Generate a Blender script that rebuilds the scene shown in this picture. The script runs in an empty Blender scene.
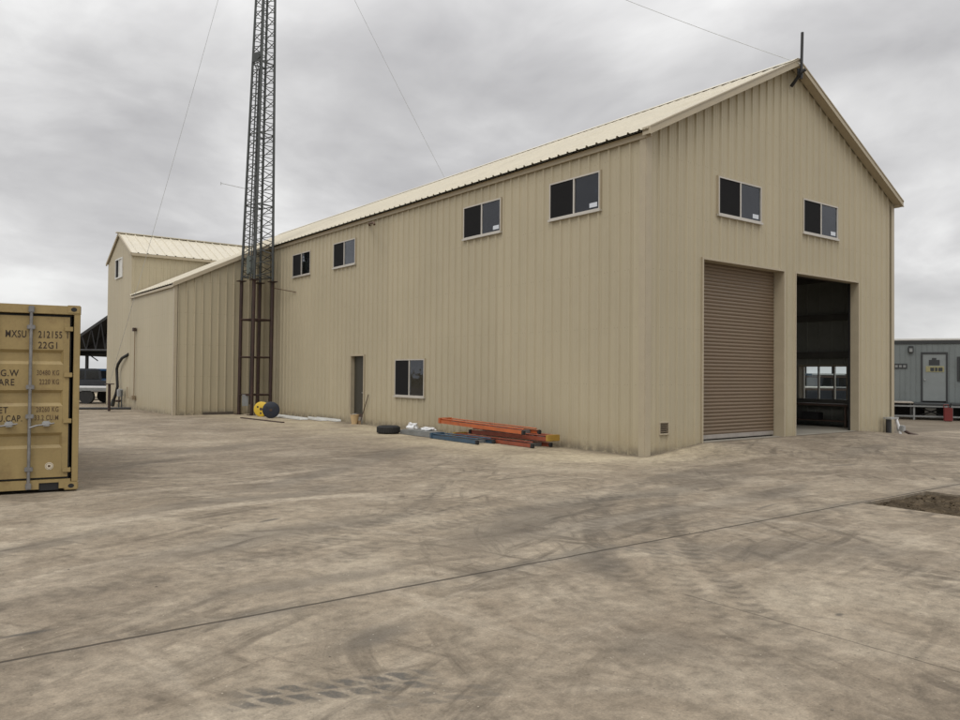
import bpy, bmesh, math, random
from mathutils import Vector, Matrix, noise
random.seed(7)
R = math.radians
sc = bpy.context.scene
COL = sc.collection

# ------------------------------------------------------------------ node helpers
class NT:
    def __init__(s, tree): s.t = tree; s.n = tree.nodes; s.l = tree.links
    def new(s, kind, **kw):
        n = s.n.new(kind)
        for k, v in kw.items(): setattr(n, k, v)
        return n
    def put(s, sock, v):
        if v is None: return
        if hasattr(v, 'is_linked') or hasattr(v, 'links'): s.l.new(v, sock)
        else: sock.default_value = v
    def math(s, op, a, b=None, c=None, clamp=False):
        n = s.new('ShaderNodeMath', operation=op, use_clamp=clamp)
        s.put(n.inputs[0], a); s.put(n.inputs[1], b); s.put(n.inputs[2], c)
        return n.outputs[0]
    def vmath(s, op, a, b=None, scale=None):
        n = s.new('ShaderNodeVectorMath', operation=op)
        s.put(n.inputs[0], a); s.put(n.inputs[1], b)
        if scale is not None: s.put(n.inputs['Scale'], scale)
        return n.outputs[1] if op in ('LENGTH', 'DOT_PRODUCT', 'DISTANCE') else n.outputs[0]
    def comb(s, x, y, z=0.0):
        n = s.new('ShaderNodeCombineXYZ')
        s.put(n.inputs[0], x); s.put(n.inputs[1], y); s.put(n.inputs[2], z); return n.outputs[0]
    def sep(s, v):
        n = s.new('ShaderNodeSeparateXYZ'); s.l.new(v, n.inputs[0]); return n.outputs
    def noise(s, vec, scale, detail=4, rough=.55, dist=0.0):
        n = s.new('ShaderNodeTexNoise'); s.l.new(vec, n.inputs['Vector'])
        n.inputs['Scale'].default_value = scale; n.inputs['Detail'].default_value = detail
        n.inputs['Roughness'].default_value = rough; n.inputs['Distortion'].default_value = dist
        return n.outputs['Fac']
    def ramp(s, v, stops, interp='LINEAR'):
        n = s.new('ShaderNodeValToRGB'); n.color_ramp.interpolation = interp
        e = n.color_ramp.elements
        while len(e) < len(stops): e.new(.5)
        for k, (p, c) in enumerate(stops):
            e[k].position = p
            e[k].color = (c, c, c, 1) if isinstance(c, (int, float)) else (*c, 1)
        s.put(n.inputs[0], v); return n.outputs[0]
    def rng(s, v, a, b, c=0.0, d=1.0, smooth=True):
        n = s.new('ShaderNodeMapRange', interpolation_type='SMOOTHSTEP' if smooth else 'LINEAR')
        s.put(n.inputs[0], v)
        for k, q in zip((1, 2, 3, 4), (a, b, c, d)): n.inputs[k].default_value = q
        return n.outputs[0]
    def mix(s, f, a, b, blend='MIX'):
        n = s.new('ShaderNodeMix', data_type='RGBA', blend_type=blend)
        s.put(n.inputs[0], f)
        s.put(n.inputs[6], (*a, 1) if isinstance(a, tuple) and len(a) == 3 else a)
        s.put(n.inputs[7], (*b, 1) if isinstance(b, tuple) and len(b) == 3 else b)
        return n.outputs[2]
    def bump(s, h, strength, dist):
        n = s.new('ShaderNodeBump'); n.inputs['Strength'].default_value = strength
        n.inputs['Distance'].default_value = dist; s.l.new(h, n.inputs['Height']); return n.outputs[0]

def new_mat(name):
    m = bpy.data.materials.new(name); m.use_nodes = True
    t = NT(m.node_tree); b = m.node_tree.nodes['Principled BSDF']
    return m, t, b

MATS = {}
def mat(name, col, rough=.55, metal=0.0, var=.12, scale=3.0, stretch=(1, 1, 1), dirt=0.0, dirtcol=(.12, .09, .06), spec=.5, fine=.05):
    """painted / metal / rubber surface with colour variation, fine grain and optional grime"""
    if name in MATS: return MATS[name]
    m, t, b = new_mat(name)
    tc = t.new('ShaderNodeTexCoord').outputs['Object']
    mp = t.new('ShaderNodeMapping'); mp.inputs['Scale'].default_value = stretch; t.l.new(tc, mp.inputs[0])
    n1 = t.noise(mp.outputs[0], scale, 5, .6)
    f = t.rng(n1, .3, .7, 1 - var, 1 + var, False)
    n2 = t.noise(tc, scale * 14, 3, .6)
    f2 = t.rng(n2, .3, .7, 1 - fine, 1 + fine, False)
    c = t.vmath('SCALE', (*col,), scale=t.math('MULTIPLY', f, f2))
    if dirt > 0:
        n3 = t.noise(tc, scale * 1.7, 7, .65)
        c = t.mix(t.math('MULTIPLY', t.rng(n3, .52, .72), dirt), c, dirtcol)
    t.l.new(c, b.inputs['Base Color'])
    t.put(b.inputs['Roughness'], t.rng(n1, .3, .7, max(.05, rough - .08), min(1, rough + .1), False))
    b.inputs['Metallic'].default_value = metal
    b.inputs['Specular IOR Level'].default_value = spec
    MATS[name] = m
    return m

# ------------------------------------------------------------------ mesh helpers
class MB:
    def __init__(s): s.bm = bmesh.new()
    def face(s, pts):
        try: s.bm.faces.new([s.bm.verts.new(p) for p in pts])
        except ValueError: pass
        return s
    def box(s, x0, x1, y0, y1, z0, z1, M=None, bev=0.0):
        g = bmesh.ops.create_cube(s.bm, size=1.0)['verts']
        for v in g:
            v.co = Vector(((x0 + x1) / 2 + v.co.x * (x1 - x0), (y0 + y1) / 2 + v.co.y * (y1 - y0), (z0 + z1) / 2 + v.co.z * (z1 - z0)))
        if bev > 0:
            es = list({e for v in g for e in v.link_edges})
            r = bmesh.ops.bevel(s.bm, geom=es, offset=bev, segments=2, affect='EDGES', clamp_overlap=True)
            g = list({v for f in r['faces'] for v in f.verts} | {v for v in g if v.is_valid})
        if M is not None:
            for v in g: v.co = M @ v.co
        return s
    def tube(s, pts, r, n=8, cap=True):
        pts = [Vector(p) for p in pts]
        rs = r if isinstance(r, (list, tuple)) else [r] * len(pts)
        rings = []; up = None
        for i, p in enumerate(pts):
            d = (pts[min(i + 1, len(pts) - 1)] - pts[max(i - 1, 0)]).normalized()
            if up is None:
                up = Vector((0, 0, 1)) if abs(d.z) < .9 else Vector((1, 0, 0))
            a = d.cross(up).normalized(); b = a.cross(d).normalized(); up = b
            rings.append([s.bm.verts.new(p + (a * math.cos(2 * math.pi * k / n) + b * math.sin(2 * math.pi * k / n)) * rs[i]) for k in range(n)])
        for A, B in zip(rings, rings[1:]):
            for k in range(n): s.bm.faces.new((A[k], A[(k + 1) % n], B[(k + 1) % n], B[k]))
        if cap:
            s.bm.faces.new(rings[0][::-1]); s.bm.faces.new(rings[-1])
        return s
    def lathe(s, prof, n=24, M=None):
        """prof: list of (r, z), closed loops allowed"""
        rings = []
        for r, z in prof:
            rings.append([s.bm.verts.new((max(r, 1e-4) * math.cos(2 * math.pi * k / n), max(r, 1e-4) * math.sin(2 * math.pi * k / n), z)) for k in range(n)])
        for A, B in zip(rings, rings[1:]):
            for k in range(n): s.bm.faces.new((A[k], A[(k + 1) % n], B[(k + 1) % n], B[k]))
        if M is not None:
            for ring in rings:
                for v in ring: v.co = M @ v.co
        return s
    def prism(s, poly, y0, y1, M=None, bev=0.0):
        """poly in (x, z), extruded along y"""
        a = [s.bm.verts.new((x, y0, z)) for x, z in poly]; b = [s.bm.verts.new((x, y1, z)) for x, z in poly]
        n = len(a)
        s.bm.faces.new(a); s.bm.faces.new(b[::-1])
        for k in range(n): s.bm.faces.new((a[k], b[k], b[(k + 1) % n], a[(k + 1) % n]))
        g = a + b
        if bev > 0:
            es = list({e for v in g for e in v.link_edges})
            r = bmesh.ops.bevel(s.bm, geom=es, offset=bev, segments=2, affect='EDGES', clamp_overlap=True)
            g = list({v for f in r['faces'] for v in f.verts} | {v for v in g if v.is_valid})
        if M is not None:
            for v in g: v.co = M @ v.co
        return s

def obj(name, mb, m, parent=None, world=False, smooth=False, label=None):
    me = bpy.data.meshes.new(name)
    bmesh.ops.recalc_face_normals(mb.bm, faces=mb.bm.faces)
    if smooth:
        for f in mb.bm.faces: f.smooth = True
    mb.bm.to_mesh(me); mb.bm.free()
    if smooth:
        try: me.set_sharp_from_angle(angle=R(40))
        except Exception: pass
    me.materials.append(m)
    o = bpy.data.objects.new(name, me); COL.objects.link(o)
    if parent is not None:
        if world:
            W = parent_world(parent); me.transform(W.inverted())
        o.parent = parent
    if label: o['label'] = label
    return o
def parent_world(p):
    M = p.matrix_basis.copy()
    while p.parent: p = p.parent; M = p.matrix_basis @ M
    return M
def thing(name, label, cat, loc=(0, 0, 0), rz=0.0, group=None):
    o = bpy.data.objects.new(name, None); COL.objects.link(o)
    o.location = loc; o.rotation_euler = (0, 0, rz); o.empty_display_size = .2
    o['label'] = label; o['category'] = cat
    if group: o['group'] = group
    return o
def tag(o, label, cat, group=None):
    o['label'] = label; o['category'] = cat
    if group: o['group'] = group
    return o
def copy_tree(o, parent=None):
    c = o.copy(); COL.objects.link(c)
    if parent is not None: c.parent = parent
    for ch in list(o.children): copy_tree(ch, c)
    return c
def text_mesh(name, body, size, M, m, parent, sx=.62, thick=.0015, bold=.010, al='LEFT'):
    cu = bpy.data.curves.new(name, 'FONT'); cu.body = body; cu.size = size; cu.extrude = thick; cu.offset = size * bold
    cu.resolution_u = 3; cu.space_character = 1.12; cu.align_x = al
    to = bpy.data.objects.new(name, cu); COL.objects.link(to)
    bpy.context.view_layer.update()
    me = bpy.data.meshes.new_from_object(to.evaluated_get(bpy.context.evaluated_depsgraph_get()))
    bpy.data.objects.remove(to); me.transform(M @ Matrix.Diagonal((sx, 1, 1, 1)))
    me.materials.clear(); me.materials.append(m)
    o = bpy.data.objects.new(name, me); COL.objects.link(o); o.parent = parent
    return o

# ribbed steel sheet ------------------------------------------------
def sheet(mb, O, U, V, N, u0, u1, vb, vt, openings=(), pitch=.3048, rh=.034, rb=.042, rt=.018, phase=.1, minor=True, extra=(), solid=.004):
    """ribbed sheet: ribs run along V, profile steps along U, raised along N. vb / vt: functions of u."""
    O, U, V, N = map(Vector, (O, U, V, N))
    pts = {}
    def addp(u, h):
        if u0 < u < u1: pts[round(u, 4)] = h
    k0 = int(math.floor(u0 / pitch)) - 1; k1 = int(math.ceil(u1 / pitch)) + 1
    for k in range(k0, k1):
        c = k * pitch + phase
        addp(c - rb, 0); addp(c - rt, rh); addp(c + rt, rh); addp(c + rb, 0)
        if minor:
            for q in (.36, .64):
                d = c + pitch * q
                addp(d - .014, 0); addp(d, .005); addp(d + .014, 0)
    def prof(u):
        ks = sorted(pts)
        import bisect
        i = bisect.bisect(ks, u)
        if i == 0 or i == len(ks): return 0
        a, b = ks[i - 1], ks[i]
        return pts[a] + (pts[b] - pts[a]) * (u - a) / (b - a)
    add = {u0: prof(u0), u1: prof(u1)}
    for (a, b, c, d) in openings:
        for q in (a, b): add[round(q, 4)] = prof(q)
    for q in extra: add[round(q, 4)] = prof(q)
    pts.update(add)
    us = sorted(pts)
    P = lambda u, v, h: O + U * u + V * v + N * h
    for a, b in zip(us, us[1:]):
        if b - a < 1e-5: continue
        mid = (a + b) / 2
        spans = [(None, None)]
        cuts = sorted([(c, d) for (p, q, c, d) in openings if p < mid < q])
        segs = []; lo = None
        for c, d in cuts: segs.append((lo, c)); lo = d
        segs.append((lo, None))
        for lo, hi in segs:
            va, vb_ = (vb(a), vb(b)) if lo is None else (lo, lo)
            ta, tb = (vt(a), vt(b)) if hi is None else (hi, hi)
            if ta - va < 1e-4 and tb - vb_ < 1e-4: continue
            f = [P(a, va, pts[a]), P(b, vb_, pts[b]), P(b, tb, pts[b]), P(a, ta, pts[a])]
            mb.face(f)
            if solid: mb.face([q - N * solid for q in reversed(f)])
    return mb
K = lambda c: (lambda u: c)

# ------------------------------------------------------------------ materials
def wall_paint():
    m, t, b = new_mat('tan_painted_steel')
    g = t.new('ShaderNodeNewGeometry').outputs['Position']
    n1 = t.noise(g, .45, 4, .6)
    mp = t.new('ShaderNodeMapping'); mp.inputs['Scale'].default_value = (3.3, 3.3, .18); t.l.new(g, mp.inputs[0])
    n2 = t.noise(mp.outputs[0], 1.6, 4, .65)
    z = t.sep(g)[2]
    f = t.math('MULTIPLY', t.rng(n1, .3, .7, .96, 1.04, False), t.rng(n2, .3, .75, .975, 1.035, False))
    c = t.vmath('SCALE', (.425, .374, .264), scale=f)
    gx, gy, gz = t.sep(g)
    uu = t.math('FRACT', t.math('DIVIDE', t.math('ADD', t.math('ADD', gx, gy), 30.0), .1524))
    du = t.math('MULTIPLY', t.math('ABSOLUTE', t.math('SUBTRACT', uu, .5)), .1524)
    zz = t.math('FRACT', t.math('DIVIDE', t.math('ADD', gz, .35), 1.22))
    dz = t.math('MULTIPLY', t.math('ABSOLUTE', t.math('SUBTRACT', zz, .5)), 1.22)
    dd = t.math('SQRT', t.math('ADD', t.math('MULTIPLY', du, du), t.math('MULTIPLY', dz, dz)))
    c = t.mix(t.rng(dd, .007, .013, .55, 0), c, (.17, .145, .10))
    lap = t.math('FRACT', t.math('DIVIDE', t.math('ADD', t.math('ADD', gx, gy), 30.0 - .16), .9144))
    c = t.mix(t.rng(lap, .004, .014, .35, 0), c, (.2, .17, .12))
    pan = t.new('ShaderNodeTexWhiteNoise'); pan.noise_dimensions = '1D'
    t.l.new(t.math('FLOOR', t.math('DIVIDE', t.math('ADD', t.math('ADD', gx, gy), 30.0 - .16), .9144)), pan.inputs['W'])
    c = t.vmath('SCALE', c, scale=t.rng(pan.outputs['Value'], 0, 1, .965, 1.03, False))
    dust = t.math('MULTIPLY', t.rng(z, .05, .9, 1, 0), t.rng(t.noise(g, 2.2, 5, .6), .3, .7, .15, .65, False))
    c = t.mix(dust, c, (.37, .305, .195))
    spl = t.math('MULTIPLY', t.rng(z, .0, .26, 1, 0), t.rng(t.noise(g, 5, 5, .65), .36, .58, .15, .9))
    c = t.mix(spl, c, (.2, .17, .125))
    t.l.new(c, b.inputs['Base Color'])
    t.put(b.inputs['Roughness'], t.rng(n2, .3, .7, .45, .6, False))
    b.inputs['Specular IOR Level'].default_value = .35
    t.l.new(t.bump(t.noise(g, 1.5, 3, .5), .5, .02), b.inputs['Normal'])
    return m
WALL = wall_paint()
TRIM = mat('tan_trim', (.40, .345, .248), .5, var=.05)
ROOF = mat('cream_roof_steel', (.56, .515, .41), .45, var=.05, scale=.6, dirt=.25, dirtcol=(.36, .3, .2))
LINER = mat('grey_liner', (.24, .245, .22), .8, var=.12, scale=1)
STEEL_DARK = mat('primer_steel', (.07, .045, .035), .6, .2, var=.2)
PRIMER = mat('brown_primer_pipe', (.040, .021, .017), .55, .1, var=.3, scale=2, dirt=.4, dirtcol=(.09, .045, .025))
GALV = mat('weathered_galvanised', (.07, .076, .075), .5, .5, var=.2, scale=4)
GALVL = mat('light_galvanised', (.42, .43, .43), .45, .6, var=.12, scale=6)
ALU = mat('window_aluminium', (.52, .49, .44), .4, .3, var=.06)
RUBBER = mat('black_rubber', (.018, .018, .018), .75, var=.2, scale=8, dirt=.3, dirtcol=(.08, .07, .055))
BLACK = mat('black_paint', (.014, .014, .015), .5, var=.2)
WHITE = mat('white_sheet', (.62, .62, .59), .5, var=.08, dirt=.3, dirtcol=(.35, .3, .24))
WHITEP = mat('white_plastic_film', (.75, .76, .77), .35, var=.06)
STICK = mat('sticker_white', (.6, .64, .7), .5, var=.04, scale=30)
DOORB = mat('brown_roll_curtain', (.165, .118, .076), .5, var=.06, scale=1.2, dirt=.2, dirtcol=(.14, .11, .075))
DOORD = mat('dark_bronze_door', (.036, .033, .024), .5, var=.1)
ORANGE = mat('orange_fibreglass', (.46, .115, .032), .5, var=.15, scale=5, dirt=.5, dirtcol=(.16, .05, .03))
REDO = mat('faded_red_fibreglass', (.25, .060, .028), .55, var=.2, scale=5, dirt=.5, dirtcol=(.12, .06, .04))
YELL = mat('yellow_fibreglass', (.38, .23, .04), .5, var=.15, scale=5, dirt=.4, dirtcol=(.2, .14, .06))
BLUE = mat('navy_fibreglass', (.035, .075, .12), .5, var=.15, scale=5, dirt=.35, dirtcol=(.09, .09, .08))
GREYM = mat('grey_aluminium', (.25, .26, .26), .45, .5, var=.15, scale=5)
CONTP = mat('ochre_container_paint', (.315, .232, .098), .5, var=.14, scale=1.8, stretch=(1, 1, .4), dirt=.5, dirtcol=(.17, .105, .045))
CONTD = mat('container_letters', (.035, .022, .012), .6, var=.15)
CONTB = mat('container_letters_brown', (.10, .06, .028), .6, var=.15)
RODM = mat('dull_zinc_rod', (.24, .235, .23), .45, .55, var=.2, scale=10, dirt=.4, dirtcol=(.14, .1, .07))
TRAILW = mat('trailer_siding', (.155, .175, .175), .5, var=.1, scale=1.5, stretch=(1, 1, .25), dirt=.25, dirtcol=(.1, .1, .09))
TRAILD = mat('trailer_trim', (.03, .033, .035), .5, var=.1)
TRAILR = mat('trailer_roof', (.6, .6, .58), .6, var=.06)
DOORG = mat('trailer_door', (.20, .22, .22), .45, var=.06)
SIGNY = mat('faded_yellow_sign', (.27, .25, .13), .5, var=.2, scale=12)
REDP = mat('red_paint', (.16, .02, .018), .45, var=.15)
BLUEP = mat('blue_truck_paint', (.02, .07, .16), .35, var=.08)
DGREY = mat('dark_truck_paint', (.035, .04, .05), .35, var=.1)
WPAINT = mat('white_truck_paint', (.6, .6, .6), .35, var=.06)
WOOD = mat('old_wood', (.22, .15, .085), .8, var=.25, scale=6, stretch=(1, .15, 1))
CREAM = mat('cream_plastic', (.55, .40, .22), .5, var=.1, dirt=.3)
INT_FLOOR = mat('slab_concrete', (.26, .24, .20), .7, var=.15, scale=.7, dirt=.3)

def glass_mat(name, tint, mixf, rough=.03):
    m = bpy.data.materials.new(name); m.use_nodes = True; t = NT(m.node_tree); t.n.clear()
    out = t.new('ShaderNodeOutputMaterial')
    tr = t.new('ShaderNodeBsdfTransparent'); tr.inputs[0].default_value = (*tint, 1)
    gl = t.new('ShaderNodeBsdfGlossy'); gl.inputs['Roughness'].default_value = rough; gl.inputs[0].default_value = (.9, .93, 1, 1)
    fr = t.new('ShaderNodeFresnel'); fr.inputs[0].default_value = 1.5
    f = t.math('MULTIPLY', fr.outputs[0], mixf, clamp=True)
    g = t.new('ShaderNodeNewGeometry').outputs['Position']
    t.l.new(t.bump(t.noise(g, 1.6, 2, .5), .18, .03), gl.inputs['Normal'])
    mx = t.new('ShaderNodeMixShader'); t.put(mx.inputs[0], f)
    t.l.new(tr.outputs[0], mx.inputs[1]); t.l.new(gl.outputs[0], mx.inputs[2]); t.l.new(mx.outputs[0], out.inputs[0])
    return m
GLASS = glass_mat('window_glass', (.62, .68, .70), 1.35)
GLASS_CLEAR = glass_mat('clear_glass', (.85, .88, .88), 1.0)
SCREEN = mat('insect_screen', (.016, .016, .017), .85, var=.05, spec=.1)
DARKGLASS = mat('dark_vehicle_glass', (.01, .012, .014), .08, var=.02, spec=.6)

# ------------------------------------------------------------------ ground
def gh(x, y):
    def ss(t): t = min(1, max(0, t)); return t * t * (3 - 2 * t)
    ax = min(1, max(0, x / 1.9)) if x < 5 else 1 - .72 * min(1, max(0, (x - 8.9) / 2.0)) - .28 * min(1, max(0, (x - 10.9) / 4))
    ay = 1 if y > 0 else 1 - ss(-y / 3.4)
    return .2 * ax * ay

def ground_mat():
    m, t, b = new_mat('yard_concrete')
    P = t.new('ShaderNodeNewGeometry').outputs['Position']
    x, y, z = t.sep(P)
    warp = t.new('ShaderNodeTexNoise'); t.l.new(P, warp.inputs['Vector']); warp.inputs['Scale'].default_value = .35; warp.inputs['Detail'].default_value = 3
    W = t.vmath('ADD', P, t.vmath('SCALE', t.vmath('SUBTRACT', warp.outputs['Color'], (.5, .5, .5)), scale=1.6))
    big = t.noise(W, .16, 5, .55)
    med = t.noise(W, .8, 12, .68, .4)
    mid = t.noise(W, 2.4, 12, .74, .3)
    fin = t.noise(P, 7, 10, .76)
    grit = t.noise(P, 70, 5, .75)
    base = t.ramp(med, [(.34, (.215, .174, .125)), (.5, (.268, .222, .163)), (.66, (.335, .286, .216))])
    base = t.mix(t.rng(big, .35, .65), base, t.mix(t.rng(med, .4, .7), (.192, .156, .115), (.310, .262, .200)))
    base = t.mix(1.0, base, t.ramp(mid, [(.34, .84), (.49, .99), (.64, 1.12)]), 'MULTIPLY')
    # tyre streaks following turning circles: noise stretched along each circle
    def arcs(cx, cy, ks, ka, lo, hi, r0, r1, seed):
        dx = t.math('SUBTRACT', x, cx); dy = t.math('SUBTRACT', y, cy)
        wx, wy, wz = t.sep(W)
        dxw = t.math('SUBTRACT', wx, cx); dyw = t.math('SUBTRACT', wy, cy)
        r = t.math('SQRT', t.math('ADD', t.math('MULTIPLY', dxw, t.math('ADD', dx, 0.0)), t.math('MULTIPLY', dy, dyw)))
        th = t.math('ARCTAN2', dy, dx)
        v = t.comb(t.math('MULTIPLY', r, ks), t.math('MULTIPLY', th, ka), seed)
        n = t.noise(v, 1.0, 5, .6)
        msk = t.math('MULTIPLY', t.rng(r, r0, r0 + 2, 0, 1), t.rng(r, r1 - 2, r1, 1, 0))
        return t.math('MULTIPLY', t.rng(n, lo, hi), msk), r, th
    a1, r1_, t1_ = arcs(-2.0, -22.0, 5.2, 7.0, .5, .66, 6, 30, 1.0)
    a2, _, _ = arcs(-26.0, -14.0, 4.6, 12.0, .52, .68, 10, 40, 5.0)
    a3, _, _ = arcs(9.0, -14.0, 5.0, 6.0, .5, .66, 5, 22, 9.0)
    a4, _, _ = arcs(-5.0, 14.0, 3.6, 6.0, .50, .68, 6, 26, 13.0)
    brk = t.math('MULTIPLY', t.rng(t.noise(W, .5, 5, .65), .38, .62), t.rng(mid, .28, .55, .25, 1))
    dark = t.math('MAXIMUM', t.math('MAXIMUM', a1, a2), t.math('MAXIMUM', a3, t.math('MULTIPLY', a4, .8)))
    dark = t.math('MULTIPLY', dark, brk)
    c = t.mix(t.math('MULTIPLY', dark, .85), base, (.104, .084, .062))
    # pale dusty tracks
    l1, _, _ = arcs(-2.0, -30.0, 3.6, 5.0, .55, .72, 12, 40, 21.0)
    l2, _, _ = arcs(-30.0, -10.0, 3.2, 8.0, .56, .72, 12, 42, 31.0)
    c = t.mix(t.math('MULTIPLY', t.math('MAXIMUM', l1, l2), .3), c, (.45, .39, .305))
    # single wheel tracks along known turning circles
    DK, PL = (.105, .088, .068), (.44, .38, .295)
    def track(cx, cy, r0, th0, th1, wd, amt, col, cc, lug=.16):
        wx, wy, wz = t.sep(Wt)
        dx = t.math('SUBTRACT', wx, cx); dy = t.math('SUBTRACT', wy, cy)
        r = t.math('SQRT', t.math('ADD', t.math('MULTIPLY', dx, dx), t.math('MULTIPLY', dy, dy)))
        th = t.math('ARCTAN2', dy, dx)
        d = t.math('ABSOLUTE', t.math('SUBTRACT', r, r0))
        e = min(.12, (th1 - th0) * .25)
        k = t.math('MULTIPLY', t.rng(d, wd * .3, wd * .7, 1, 0), t.math('MULTIPLY', t.rng(th, th0, th0 + e, 0, 1), t.rng(th, th1 - e, th1, 1, 0)))
        ph = t.math('FRACT', t.math('ADD', t.math('DIVIDE', t.math('MULTIPLY', th, r0), lug), t.math('MULTIPLY', d, 3.0)))
        k = t.math('MULTIPLY', k, t.rng(t.math('ABSOLUTE', t.math('SUBTRACT', ph, .5)), .12, .30, 1, .45 if col is DK else .75))
        k = t.math('MULTIPLY', k, t.rng(t.noise(W, 1.1, 6, .7), .36, .54, .12, 1))
        return t.mix(t.math('MULTIPLY', k, min(1, amt * (1.12 if col is DK else .85))), cc, col)
    wt = t.new('ShaderNodeTexNoise'); t.l.new(P, wt.inputs['Vector']); wt.inputs['Scale'].default_value = 1.2; wt.inputs['Detail'].default_value = 4
    Wt = t.vmath('ADD', P, t.vmath('SCALE', t.vmath('SUBTRACT', wt.outputs['Color'], (.5, .5, .5)), scale=.14))
    for a in ((-8.62, -6.09, 5.06, 1.15, 2.4, .26, .6, PL), (-8.62, -6.09, 6.9, 1.1, 2.3, .26, .4, PL),
              (6.69, -17.68, 17.46, 2.1, 2.62, .22, .62, DK), (6.69, -17.68, 17.80, 2.2, 2.66, .18, .4, DK), (6.69, -17.68, 15.7, 2.0, 2.6, .24, .35, DK),
              (-5.47, -10.58, 7.22, 1.25, 2.2, .3, .5, DK), (-4.52, -21.61, 17.13, 1.3, 1.8, .3, .5, PL), (-4.52, -21.61, 18.9, 1.2, 1.9, .3, .4, DK),
              (-12.0, 3.0, 7.3, -1.7, -.5, .28, .42, DK), (0.5, -11.5, 9.6, 1.5, 2.7, .28, .45, DK)):
        c = track(*a, c)
    # paler by the building wall (dust washed to it)
    nb = t.math('MULTIPLY', t.rng(x, -4.2, -1.0, 0, 1), t.rng(y, -2.5, .5, 0, 1))
    nb = t.math('MULTIPLY', t.math('MULTIPLY', nb, t.rng(x, 1.0, 2.5, 1, 0)), t.rng(t.noise(W, .7, 5, .6), .3, .62, .15, .8))
    c = t.mix(nb, c, (.47, .40, .28))
    # rubber smudge patches (own shape)
    def blob(cx, cy, rx, ry, ang, amt, cc, col=None):
        ca, sa = math.cos(ang), math.sin(ang)
        wx, wy, wz = t.sep(W)
        dx = t.math('SUBTRACT', wx, cx); dy = t.math('SUBTRACT', wy, cy)
        u = t.math('ADD', t.math('MULTIPLY', dx, ca / rx), t.math('MULTIPLY', dy, sa / rx))
        v = t.math('ADD', t.math('MULTIPLY', dx, -sa / ry), t.math('MULTIPLY', dy, ca / ry))
        d = t.math('SQRT', t.math('ADD', t.math('MULTIPLY', u, u), t.math('MULTIPLY', v, v)))
        k = t.math('MULTIPLY', t.rng(d, .2, 1.1, 1, 0), t.rng(fin, .25, .65, .35, 1))
        return t.mix(t.math('MULTIPLY', k, amt), cc, col or (.065, .06, .054))
    for (cx, cy, rx, ry, an, am) in BLOBS:
        c = blob(cx, cy, rx, ry, an, am if am > .8 else am * .85, c)
    # chevron tyre prints
    def tread(cx, cy, ang, L, Wd, amt, cc):
        ca, sa = math.cos(ang), math.sin(ang)
        dx = t.math('SUBTRACT', x, cx); dy = t.math('SUBTRACT', y, cy)
        u = t.math('ADD', t.math('MULTIPLY', dx, ca), t.math('MULTIPLY', dy, sa))
        v = t.math('ADD', t.math('MULTIPLY', dx, -sa), t.math('MULTIPLY', dy, ca))
        av = t.math('ABSOLUTE', v)
        wv = t.math('MULTIPLY', t.math('SUBTRACT', t.noise(P, 9, 3, .5), .5), .10)
        row = t.math('GREATER_THAN', v, 0.0)
        uu = t.math('ADD', t.math('ADD', u, wv), t.math('ADD', t.math('MULTIPLY', v, .9), t.math('MULTIPLY', row, .075)))
        ph = t.math('FRACT', t.math('DIVIDE', uu, .15))
        lug = t.math('MULTIPLY', t.rng(ph, .10, .24, 0, 1), t.rng(ph, .76, .92, 1, 0))
        lug = t.math('MULTIPLY', lug, t.rng(t.math('ADD', av, t.math('MULTIPLY', wv, .4)), .004, .024, 0, 1))
        box = t.math('MULTIPLY', t.rng(t.math('ADD', av, wv), Wd * .7, Wd, 1, 0), t.rng(t.math('ABSOLUTE', u), L * .6, L, 1, 0))
        lug = t.math('ADD', t.math('MULTIPLY', lug, .8), .2)
        k = t.math('MULTIPLY', t.math('MULTIPLY', lug, box), t.rng(fin, .36, .56, .15, 1))
        return t.mix(t.math('MULTIPLY', k, amt), cc, (.07, .066, .06))
    for a in TREADS: c = tread(*a, c)
    # fine mottling, pits and grit
    c = t.mix(1.0, c, t.ramp(fin, [(.34, .68), (.5, 1.0), (.66, 1.28)]), 'MULTIPLY')
    c = t.mix(1.0, c, t.ramp(grit, [(.33, .80), (.5, 1.0), (.67, 1.18)]), 'MULTIPLY')
    pit = t.rng(t.noise(P, 17, 3, .5), .70, .76, 0, .5)
    c = t.mix(pit, c, (.08, .066, .05))
    vo = t.new('ShaderNodeTexVoronoi'); vo.feature = 'F1'; t.l.new(P, vo.inputs['Vector']); vo.inputs['Scale'].default_value = 26
    sp = t.math('MULTIPLY', t.rng(vo.outputs['Distance'], .12, .2, 1, 0), t.rng(t.sep(vo.outputs['Color'])[0], .86, .9, 0, 1))
    c = t.mix(t.math('MULTIPLY', sp, .55), c, (.085, .07, .055))
    sp2 = t.math('MULTIPLY', t.rng(vo.outputs['Distance'], .10, .18, 1, 0), t.rng(t.sep(vo.outputs['Color'])[1], .9, .93, 0, 1))
    c = t.mix(t.math('MULTIPLY', sp2, .5), c, (.55, .49, .39))
    # contact shadow painted into the concrete at the wall foot, mixed with grime
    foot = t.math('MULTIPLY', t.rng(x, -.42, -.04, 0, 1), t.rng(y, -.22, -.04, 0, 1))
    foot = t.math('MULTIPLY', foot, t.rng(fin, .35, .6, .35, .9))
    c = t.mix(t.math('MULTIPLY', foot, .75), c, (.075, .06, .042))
    # saw-cut joints
    joint = None
    wob = t.math('MULTIPLY', t.math('SUBTRACT', t.noise(P, 3.0, 3, .5), .5), .03)
    def line(coord, at, w, lim=None):
        d = t.math('ABSOLUTE', t.math('ADD', t.math('SUBTRACT', coord, at), wob))
        k = t.rng(d, w * .5, w, 1, 0)
        if lim: k = t.math('MULTIPLY', k, t.rng(lim[0], lim[1] - .1, lim[1], 1, 0))
        return k
    j1 = line(y, -5.55, .021)
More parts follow.
